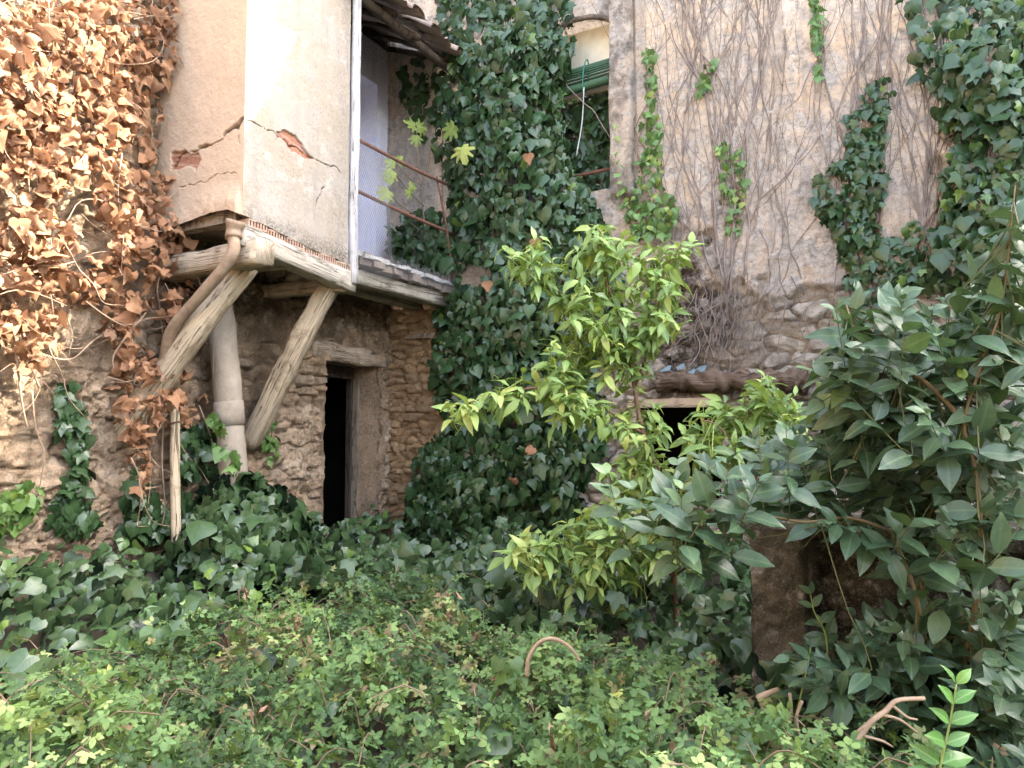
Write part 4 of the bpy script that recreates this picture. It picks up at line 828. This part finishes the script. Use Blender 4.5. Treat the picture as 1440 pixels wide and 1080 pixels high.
for i in idx:
    p = P[i]; q = p + np.array([rng.normal(0, .12), rng.normal(0, .12), rng.uniform(.0, .05)]); b.tube(curve([p - [0, 0, .12], (p + q) / 2 + [0, 0, .02], q - [0, 0, .03]], 6), .0028, 3, False)
o = b.build('bramble_runners', M['stem_d']); tag(o, 'thin dry bramble runners threaded through the low leaves', 'runners', kind='stuff')
# withered bunches
L = Leaves()
for i in range(75):
    p = P[rng.integers(0, n)]; k = rng.integers(6, 16); q = p + np.column_stack([rng.normal(0, .018, k), rng.normal(0, .018, k), rng.uniform(-.06, .07, k)])
    L.add(T_LIME, q, nrm(-UP + rv(k, .35)), rv(k), rng.uniform(.04, .075, k), rng.random(k), .8, .08)
o = L.build('withered_leaves', M['deadl']); tag(o, 'brown withered leaf bunches drooping among the bramble', 'dead leaves', kind='stuff')

# dry vine on the left wall
dp = [(-220, -20), (258, -20), (250, 40), (240, 90), (222, 125), (238, 190), (214, 150), (212, 230), (232, 245), (252, 280), (262, 330), (288, 372), (262, 400), (275, 430), (240, 450), (205, 420), (190, 480), (225, 500), (275, 515), (300, 560), (262, 600), (225, 600), (212, 680), (190, 700), (182, 640), (160, 580), (170, 530), (140, 440), (100, 420), (88, 460), (70, 520), (30, 540), (-220, 600)]
n = 3150; q = sample(dp, n); d = polydist(q[:, 0], q[:, 1], dp); nb = fbm(q[:, 0] / 55, q[:, 1] / 45, 801)
cut = ss(.36, .50, nb + .12 * (q[:, 1] < 250) - .10 * ((q[:, 1] > 400) & (q[:, 0] < 160)) + .12 * (q[:, 0] > 150)) > rng.random(n) * .95; q = q[cut]; d = d[cut]; nb = nb[cut]; n = len(q)
o = .06 + .42 * np.sqrt(np.clip(d / 110, 0, 1)) * (.4 + nb) - .12 * rng.random(n); o = np.where(q[:, 1] > 380, o + .12 * (q[:, 0] > 180), o); o = np.maximum(o, .03)
d_ = dirs(q[:, 0], q[:, 1]); P = C + d_ * ((o - C[0]) / d_[:, 0])[:, None]
P = np.where((P[:, 1] > YB0 - .03)[:, None] & (P[:, 2] > 3.0)[:, None], C + (P - C) * .97, P)
dv = thing('dead_vine', 'withered creeper with curled orange-brown leaves covering the left wall', 'vine', tuple(onX(60, 700, 0.1)))
L = Leaves(); nm = nrm(np.array([1., -.25, .25]) + rv(n, .6)); yd = nrm(-UP + rv(n, .8)); pk = rng.integers(0, 2, n)
pk = rng.integers(0, 4, n); sz = .045 + .11 * rng.beta(1.6, 2.2, n)
for k, T in enumerate((T_DRY, T_DRY2, T_DRY3, T_DRY)):
    m = pk == k; L.add(T, P[m], yd[m], nm[m], sz[m], np.clip(rng.beta(1.6, 1.6, n), 0, 1)[m], rng.uniform(.5, 1.2, m.sum()), .035, rng.uniform(-.5, .9, m.sum()), .5)
L.build('foliage', M['dry'], dv)
b = MB()
def px_vine(pts, off, r, n=18):
    pts = np.array(pts, float); d_ = dirs(pts[:, 0], pts[:, 1]); o = np.broadcast_to(off, (len(pts),)); P = C + d_ * ((o - C[0]) / d_[:, 0])[:, None]; b.tube(curve(P, n), np.linspace(r, r * .45, n), 5)
for i in range(150):
    x, y = sample(dp, 1)[0]; ln = rng.uniform(60, 190); ang = rng.normal(1.57, .7); pts = [(x, y)]
    for s_ in range(5):
        ang += rng.normal(0, .45); x += ln / 5 * math.cos(ang); y += ln / 5 * math.sin(ang); pts.append((min(x, 300), min(y, 740)))
    px_vine(pts, .06 + .34 * rng.random() + .05 * rng.normal(0, 1, 6), rng.uniform(.002, .006))
for pts, r in (([(5, 400), (25, 440), (40, 500), (55, 545)], .016), ([(0, 440), (18, 470), (30, 560), (38, 600)], .010), ([(205, 440), (180, 470), (160, 500), (160, 520)], .009), ([(150, 530), (200, 545), (240, 575), (270, 600)], .008), ([(60, 500), (100, 505), (130, 480), (160, 460)], .007),
               ([(210, 560), (205, 610), (212, 660), (205, 745)], .007), ([(230, 600), (228, 650), (232, 710), (228, 740)], .008), ([(280, 570), (295, 610), (305, 650), (310, 670)], .006), ([(45, 550), (50, 600), (62, 640), (55, 690)], .006), ([(238, 600), (252, 640), (262, 665), (268, 690)], .005)):
    px_vine(pts, .12 + .1 * rng.random(), r)
b.build('stem', M['stem_t'], dv)

# bare creeper stems on the right wall
def creeper(label, x0, x1, ybase, ytop, nst, spread, r=(.004, .010), fork=3):
    b = MB(); c0 = RX((x0 + x1) / 2, ybase)
    def run(x, y, r0, lim, ang, depth):
        pts = [(x, y)]; L_ = 0
        while y > lim and L_ < 60:
            ang = ang * .80 + rng.normal(0, spread); st_ = rng.uniform(14, 24); x += st_ * math.sin(ang); y -= st_ * math.cos(ang); pts.append((x, y)); L_ += 1
            if depth < fork and rng.random() < .13: run(x, y, r0 * .62, max(ytop, y - rng.uniform(60, 260)), ang + rng.choice([-1, 1]) * rng.uniform(.2, .6), depth + 1)
        if len(pts) < 3: return
        q = np.array(pts); P = RX(q[:, 0], q[:, 1]); P[:, 1] = DW - hR(P[:, 0], P[:, 2]) - r0 - .01 * rng.random(); n = len(P) * 2
        b.tube(curve(P, n), np.linspace(r0, r0 * .55, n), 5)
    for i in range(nst): run(rng.uniform(x0, x1), ybase + rng.uniform(-60, 40), rng.uniform(*r), ytop, rng.normal(0, .12), 0)
    th = tag(b.build('bare_creeper', M['stem_b'], None, org=c0), label, 'creeper')
creeper('dense bundle of leafless grey creeper stems left of the render patch', 1000, 1050, 430, -30, 9, .12, (.004, .013), 2)
creeper('fine leafless creeper fanning over the pale wall beside the pilaster', 945, 1000, 380, -30, 6, .19, (.003, .006))
creeper('few wavy leafless stems running up the centre of the peach render', 1080, 1140, 440, -30, 5, .17, (.003, .006))
creeper('parallel leafless stems rising behind the ragged ivy patch', 1150, 1250, 420, -30, 8, .12, (.004, .011))
creeper('thin leafless stems rising beside the fresh hanging ivy mass', 1255, 1330, 400, -30, 5, .14, (.003, .008))
b = MB()
for i in range(60):
    x = rng.normal(1030, 46); y = rng.uniform(385, 440); P = []
    for s_ in range(6): P.append(RX(x, y)); x += rng.normal(-4, 10); y += rng.uniform(10, 24)
    P = np.array(P); P[:, 1] = DW - hR(P[:, 0], P[:, 2]) - .02 - .07 * rng.random(); b.tube(curve(P, 10), rng.uniform(.0018, .0045), 4, False)
tag(b.build('root_tangle', M['stem_b'], None, org=RX(1030, 500)), 'matted brown hair-like roots hanging over the rubble above the window lintel', 'roots')

# ------------------------------------------------------------------ shrubs
def shrub(name, label, cat, stems, polys, mat, twig, kind, leaf, base, stem_mat, ups=.5, hole=None):
    th = thing(name, label, cat, base); nodes = []; b = MB()
    for pts, r0, r1 in stems:
        P = np.array([atd(a, c, d) for a, c, d in pts]); Q = curve(P, 6 * len(P)); nodes.append(Q); b.tube(Q, np.linspace(r0, r1, len(Q)), 8, rough=.05); 
    for s_ in b.F: pass
    nodes = np.concatenate(nodes); st_obj = b.build('trunk' if kind == 'lime' else 'stem', stem_mat, th)
    tw = MB(); L = Leaves()
    for poly, num, (d0, d1), rr in polys:
        q = sample(poly, num); dep = rng.uniform(d0, d1, num)
        for (px, py), dd in zip(q, dep):
            if hole is not None and inpoly(np.array([px]), np.array([py + 25.]), hole)[0]: continue
            tip = atd(px, py, dd); dist = np.linalg.norm((nodes - tip) * [1, 1, 1.15], axis=1); nd = nodes[np.argmin(dist + .25 * rng.random(len(nodes)))]
            v = tip - nd; ln = np.linalg.norm(v) + 1e-6
            dirv = nrm((v / ln * .8 + UP * (ups + .3 * rng.random()) + rv(1, .25)[0])[None])[0]
            seg = (.20 + .10 * rng.random()) if kind == 'laurel' else (.13 + .13 * rng.random()); s0 = tip - dirv * seg
            tw.tube(curve([nd, nd * .5 + s0 * .5 + [0, 0, -.04 * ln], s0, tip], 9), np.linspace(.0032 if kind == 'laurel' else .004, .0014, 9), 4, False, a=rng.random())
            side = nrm(np.cross(dirv, UP)[None])[0]; oth = np.cross(side, dirv)
            tone = np.clip(rr + rng.normal(0, .22), 0, 1)
            if kind == 'laurel':
                npair = rng.integers(5, 8)
                for k in range(npair):
                    t = k / (npair - 1); p = s0 + dirv * seg * t + rng.normal(0, .002, 3); ax = side if k % 2 == 0 else nrm((oth + side * .35)[None])[0]
                    op = R(72 - 34 * t); sz = leaf * (1.0 - .5 * t ** 3) * rng.uniform(.75, 1.15)
                    if hole is not None:
                        hx, hy = proj((p - UP * .035)[None])
                        if inpoly(hx, hy, hole)[0]: continue
                    for sg in (1, -1):
                        yd = dirv * math.cos(op) + sg * ax * math.sin(op) - UP * (.05 + .35 * rng.random()) * (1 - t) + rv(1, .15)[0]
                        L.add(T_LAUREL, p, yd, nrm((UP * .9 - _fw * .55 + rv(1, .3)[0])[None]), sz, np.clip(tone * .75 + (.22 * t ** 4) + rng.normal(0, .10), 0, 1), rng.uniform(1.05, 1.35), .012, rng.uniform(-.08, .2))
            else:
                nl = rng.integers(5, 10)
                for k in range(nl):
                    t = k / nl; p = s0 + dirv * seg * (.25 + .75 * t); a = k * 2.4 + rng.normal(0, .3); rad = side * math.cos(a) + oth * math.sin(a)
                    yd = rad * (1 - .3 * t) + dirv * (.1 + .6 * t) - UP * (.25 * rng.random() + .12) + rv(1, .18)[0]; sz = leaf * rng.uniform(.65, 1.15) * (1 - .35 * t)
                    L.add(T_LIME, p, yd, nrm((UP - _fw * .35 + rv(1, .38)[0])[None]), sz, np.clip(tone + .22 * t + rng.normal(0, .2), 0, 1), rng.uniform(.95, 1.35), .03, rng.uniform(0, .35))
    tw.build('twig', M[twig], th); L.build('foliage', M[mat], th); return th
lime_base = atd(952, 905, 4.5)
shrub('lime_shrub', 'slender young shrub with drooping lime green leaves before the ivy column', 'shrub',
      [([(953, 900, 4.5), (948, 810, 4.5), (938, 700, 4.45), (905, 610, 4.5), (892, 545, 4.55), (880, 470, 4.5), (850, 390, 4.5)], .022, .008), ([(905, 610, 4.5), (840, 570, 4.4), (760, 545, 4.3), (650, 568, 4.3)], .010, .004), ([(892, 545, 4.55), (920, 470, 4.5), (930, 400, 4.5), (965, 330, 4.5)], .010, .004),
       ([(880, 470, 4.5), (800, 420, 4.5), (730, 360, 4.5)], .009, .004), ([(948, 810, 4.5), (900, 790, 4.3), (840, 770, 4.2), (740, 770, 4.2)], .010, .004), ([(948, 810, 4.5), (990, 780, 4.3), (1030, 760, 4.3)], .009, .004), ([(850, 390, 4.5), (845, 340, 4.5), (840, 315, 4.5)], .007, .003)],
      [([(702, 335), (745, 350), (770, 312), (800, 330), (830, 312), (870, 305), (930, 330), (972, 318), (975, 345), (945, 380), (955, 430), (925, 470), (870, 485), (820, 495), (775, 478), (800, 440), (735, 400)], 125, (4.2, 4.8), .45),
       ([(770, 480), (830, 480), (930, 470), (930, 500), (885, 560), (800, 540), (760, 510)], 38, (4.2, 4.7), .4),
       ([(630, 562), (690, 540), (770, 505), (830, 540), (880, 560), (915, 600), (890, 620), (830, 600), (740, 580), (640, 578)], 44, (4.1, 4.6), .58),
       ([(720, 745), (765, 725), (840, 705), (900, 700), (985, 722), (1035, 760), (1040, 790), (985, 785), (930, 780), (890, 820), (855, 860), (810, 815), (735, 820), (715, 785)], 115, (4.0, 4.6), .62),
       ([(840, 660), (900, 640), (960, 640), (980, 710), (860, 720)], 30, (4.1, 4.6), .45), ([(850, 560), (930, 560), (960, 640), (930, 720), (860, 640)], 18, (4.2, 4.7), .42)],
      'lime', 'twig_g', 'lime', .13, lime_base, M['bark'], .35)
shrub('lime_shrub', 'second bushy light green shrub standing before the low dark window', 'shrub',
      [([(1090, 900, 3.9), (1080, 760, 3.9), (1060, 650, 3.9), (1050, 560, 3.9)], .016, .005), ([(1060, 650, 3.9), (1010, 600, 3.8), (985, 590, 3.8)], .008, .003)],
      [([(955, 610), (990, 550), (1040, 545), (1060, 512), (1105, 530), (1140, 575), (1150, 620), (1090, 625), (1040, 625), (985, 635)], 62, (3.7, 4.2), .38)],
      'lime', 'twig_g', 'lime', .14, atd(1090, 900, 3.9), M['bark'], .35)
LA = [(850, 690), (905, 668), (950, 640), (1000, 618), (1060, 612), (1110, 590), (1140, 520), (1120, 470), (1180, 410), (1250, 395), (1330, 410), (1390, 360), (1460, 330), (1480, 820), (1330, 790), (1240, 780), (1150, 760), (1000, 735), (900, 715)]
shrub('laurel_shrub', 'big glossy dark green laurel-like shrub filling the right foreground', 'shrub',
      [([(1318, 1010, 2.6), (1310, 940, 2.6), (1298, 850, 2.6), (1299, 757, 2.6), (1320, 690, 2.6)], .011, .005), ([(1310, 940, 2.6), (1290, 850, 2.5), (1282, 818, 2.5), (1256, 757, 2.5), (1237, 741, 2.4), (1190, 728, 2.35), (1132, 734, 2.3), (1075, 726, 2.28), (1012, 731, 2.25), (930, 722, 2.2)], .009, .002),
       ([(1340, 1000, 2.5), (1370, 860, 2.4), (1380, 754, 2.2), (1369, 645, 2.2), (1356, 592, 2.2), (1385, 500, 2.2), (1410, 420, 2.2), (1428, 260, 2.2)], .010, .002), ([(1356, 592, 2.2), (1294, 532, 2.3), (1219, 502, 2.4), (1190, 430, 2.5)], .008, .003)],
      [(LA, 135, (2.1, 3.1), .42), ([(845, 665), (900, 640), (960, 640), (970, 700), (900, 705)], 4, (2.15, 2.5), .6), ([(1120, 600), (1200, 450), (1440, 420), (1440, 760), (1150, 740)], 48, (2.3, 3.2), .38), ([(1190, 420), (1240, 395), (1330, 425), (1440, 380), (1440, 520), (1200, 520)], 16, (2.2, 2.8), .52), ([(1395, 330), (1440, 280), (1450, 350), (1420, 400)], 5, (2.1, 2.4), .7),
       ([(1100, 880), (1180, 850), (1300, 835), (1470, 800), (1470, 1000), (1330, 960), (1230, 970), (1150, 970), (1090, 930)], 66, (2.3, 3.0), .25), ([(1330, 960), (1480, 930), (1480, 1120), (1380, 1120)], 22, (2.0, 2.6), .1)],
      'laurel', 'twig_k', 'laurel', .122, atd(1318, 1010, 2.6), M['twig_l'], .55, hole=[(1030, 758), (1130, 762), (1245, 775), (1245, 850), (1180, 880), (1110, 920), (1090, 985), (1030, 985)])
# bright young sprig at the bottom right
def sprig(label, pts, npair, leaf, mat='sprig', d=1.75):
    P = curve([atd(a, c, d) for a, c in pts], 20); th = thing('laurel_shoot', label, 'shoot', P[0]); b = MB(); b.tube(P, np.linspace(.004, .002, 20), 6); b.build('stem', M['twig_g'], th); L = Leaves(); dv_ = nrm((P[-1] - P[0])[None])[0]; side = nrm(np.cross(dv_, _fw)[None])[0]
    for k in range(npair):
        t = k / (npair - 1); p = P[int(4 + 15 * t)]
        for sg in (1, -1):
            yd = dv_ * (.25 + .6 * t) + sg * side * (1 - .4 * t) - _fw * .25 * rng.normal() + UP * .1; L.add(T_LAUREL, p, yd, nrm((UP - _fw * .9 + rv(1, .2)[0])[None]), leaf * (1 - .4 * t) * rng.uniform(.9, 1.1), .25 + .6 * t * rng.random(), 1.15, .012, .1)
    L.build('foliage', M[mat], th)
sprig('single bright green leafy shoot rising at the bottom right', [(1318, 1130), (1322, 1080), (1335, 1020), (1345, 962)], 6, .088)
sprig('pale shoot of small bluish leaves before the mossy pier', [(1120, 1005), (1128, 970), (1135, 940), (1140, 910)], 5, .085, 'laurel', 2.6)
sprig('upright shoot with few dull leaves against the dark wall recess', [(1165, 930), (1160, 890), (1145, 860), (1140, 835)], 4, .085, 'laurel', 2.8)

# fig sapling on the balcony, loose fig leaves
fg = thing('fig_sapling', 'thin fig sapling with a few lobed leaves growing on the balcony', 'sapling', tuple(onX(595, 330, .75)))
b = MB(); L = Leaves()
def X7(px, py, x=.72): return onX(px, py, x)
for pts in ([(600, 340), (592, 270), (588, 230), (585, 178)], [(592, 260), (575, 250), (560, 232)], [(596, 290), (572, 265), (553, 240)], [(592, 262), (602, 235), (606, 205)], [(580, 300), (560, 285), (548, 268)]):
    b.tube(curve([X7(*p) for p in pts], 10), np.linspace(.008, .004, 10), 5)
b.build('stem', M['stem_d'], fg)
for px, py, ax, ay, s_, r_ in ((585, 178, -1, .1, .19, .2), (586, 178, 1, .12, .19, .25), (585, 190, .1, -1, .15, .55), (606, 205, 1, -.2, .13, .2), (556, 232, -1, .2, .15, .3), (560, 230, .4, .6, .13, .4), (553, 240, -.6, -.8, .17, .85), (572, 265, .5, -.5, .14, .4), (548, 268, -.6, -.6, .20, .92), (552, 255, -1, .2, .13, .6), (575, 262, .9, .1, .13, .35)):
    yd = np.array([.3 * ax, ax * .9, ay]); L.add(T_FIG, X7(px, py), yd, nrm(np.array([[1., -.5, .6]]) + rv(1, .35)), s_ * .85, r_ * .8, 1.15, .03)
L.build('foliage', M['fig'], fg)
for px, py, ax, ay, s_, r_, lab in ((648, 205, .3, -1, .21, 1.0, 'large yellow fig leaf caught flat on the dark ivy column'), (640, 175, -.8, -.6, .2, .3, 'dull green lobed fig leaf poking out of the ivy column')):
    q = onY(px, py, DW - .62); L = Leaves(); L.add(T_FIG, q, np.array([ax, 0, ay]), np.array([[.2, -1., .3]]), s_, r_, 1.15, .03); tag(L.build('fig_leaf', M['fig'], None, org=q), lab, 'leaf')
# a few rusty leaves caught on the ivy
for px, py in ((742, 215), (685, 395), (752, 335), (722, 672), (750, 628)):
    q = onY(px, py, DW - .56); L = Leaves(); L.add(T_IVY2, q, nrm(-UP + rv(1, .4)), np.array([[.2, -1., .3]]), .11, rng.uniform(.3, .7), 1., .08); tag(L.build('dry_leaf', M['dry'], None, org=q), 'single orange dry leaf caught on the dark ivy column', 'leaf', 'orange leaves on the ivy')
# yellow-green big leaves at bottom left and centre
for px, py, s_, d, lab in ((32, 1000, .11, 2.35, 'large pale yellow-green leaf low at the bottom left'), (72, 1018, .075, 2.3, 'smaller pale green leaf beside the large one at bottom left')):
    q = atd(px, py, d); L = Leaves(); L.add(T_IVY2, q, nrm(np.array([[-.8, -.4, -.1]])), np.array([[.1, -.5, 1.]]), s_, .88, 1., .03); tag(L.build('pale_leaf', M['ivy_g'], None, org=q), lab, 'leaf')
q0 = atd(715, 950, 2.95); L = Leaves()
for k, (px, py, ax) in enumerate(((702, 925, -.3), (722, 925, .4), (708, 945, -.5), (728, 945, .6))): L.add(T_IVY2, atd(px, py, 2.95), np.array([ax, -.2, -.7]), np.array([[.1, -.8, .8]]), .075, .93 + .02 * k, 1., .03)
tag(L.build('pale_seedling', M['ivy_c'], None, org=q0), 'four bright pale leaves of a seedling beside the arching stick', 'seedling')

# dead sticks in the foreground
def stick(label, paths, d, r, cat='stick', name='dead_stick'):
    b = MB()
    for k, pts in enumerate(paths):
        P = np.array([atd(a, c, d + (0 if len(x_) == 0 else x_[0])) for a, c, *x_ in pts]); n = 6 * len(P); b.tube(curve(P, n), np.linspace(r, r * .6, n) * (1 if k == 0 else .5), 7, rough=.06)
    tag(b.build(name, M['dead_stick'], None, org=atd(*paths[0][0][:2], d)), label, cat)
stick('pale bent stick arching out of the bramble', [[(741, 952), (744, 925), (757, 905), (775, 898), (795, 905), (808, 918), (816, 930)], [(775, 898), (780, 905)]], 2.75, .0095)
stick('forked bare branch lying in front of the laurel stems', [[(1180, 1072), (1205, 1040), (1225, 1015), (1245, 1000), (1262, 985), (1300, 982)], [(1225, 1015), (1205, 1030), (1200, 1050)], [(1240, 1005), (1265, 1012), (1290, 1030)], [(1215, 1035), (1240, 1042), (1255, 1050)], [(1255, 992), (1275, 1008), (1290, 1012)]], 2.2, .011)
stick('thin crooked twig dropping straight down at lower right', [[(1128, 985), (1120, 1010), (1126, 1045), (1128, 1090)], [(1120, 1010), (1132, 1022)]], 2.35, .006)
stick('short twig hanging from the laurel over the bramble', [[(1111, 975), (1113, 1005), (1107, 1030)]], 2.4, .006)
stick('stubby cut branch end poking out left of the laurel', [[(1064, 983), (1078, 976), (1095, 969)]], 2.5, .013)
stick('thin upright dry stalk standing in the dark ivy', [[(935, 962), (934, 945), (937, 922)]], 3.3, .005)
stick('twisted pale root loop low in the bramble', [[(905, 1010), (912, 1000), (908, 1018), (920, 1028), (955, 1030)]], 2.4, .006)
print('leaves bramble', nb_bram)
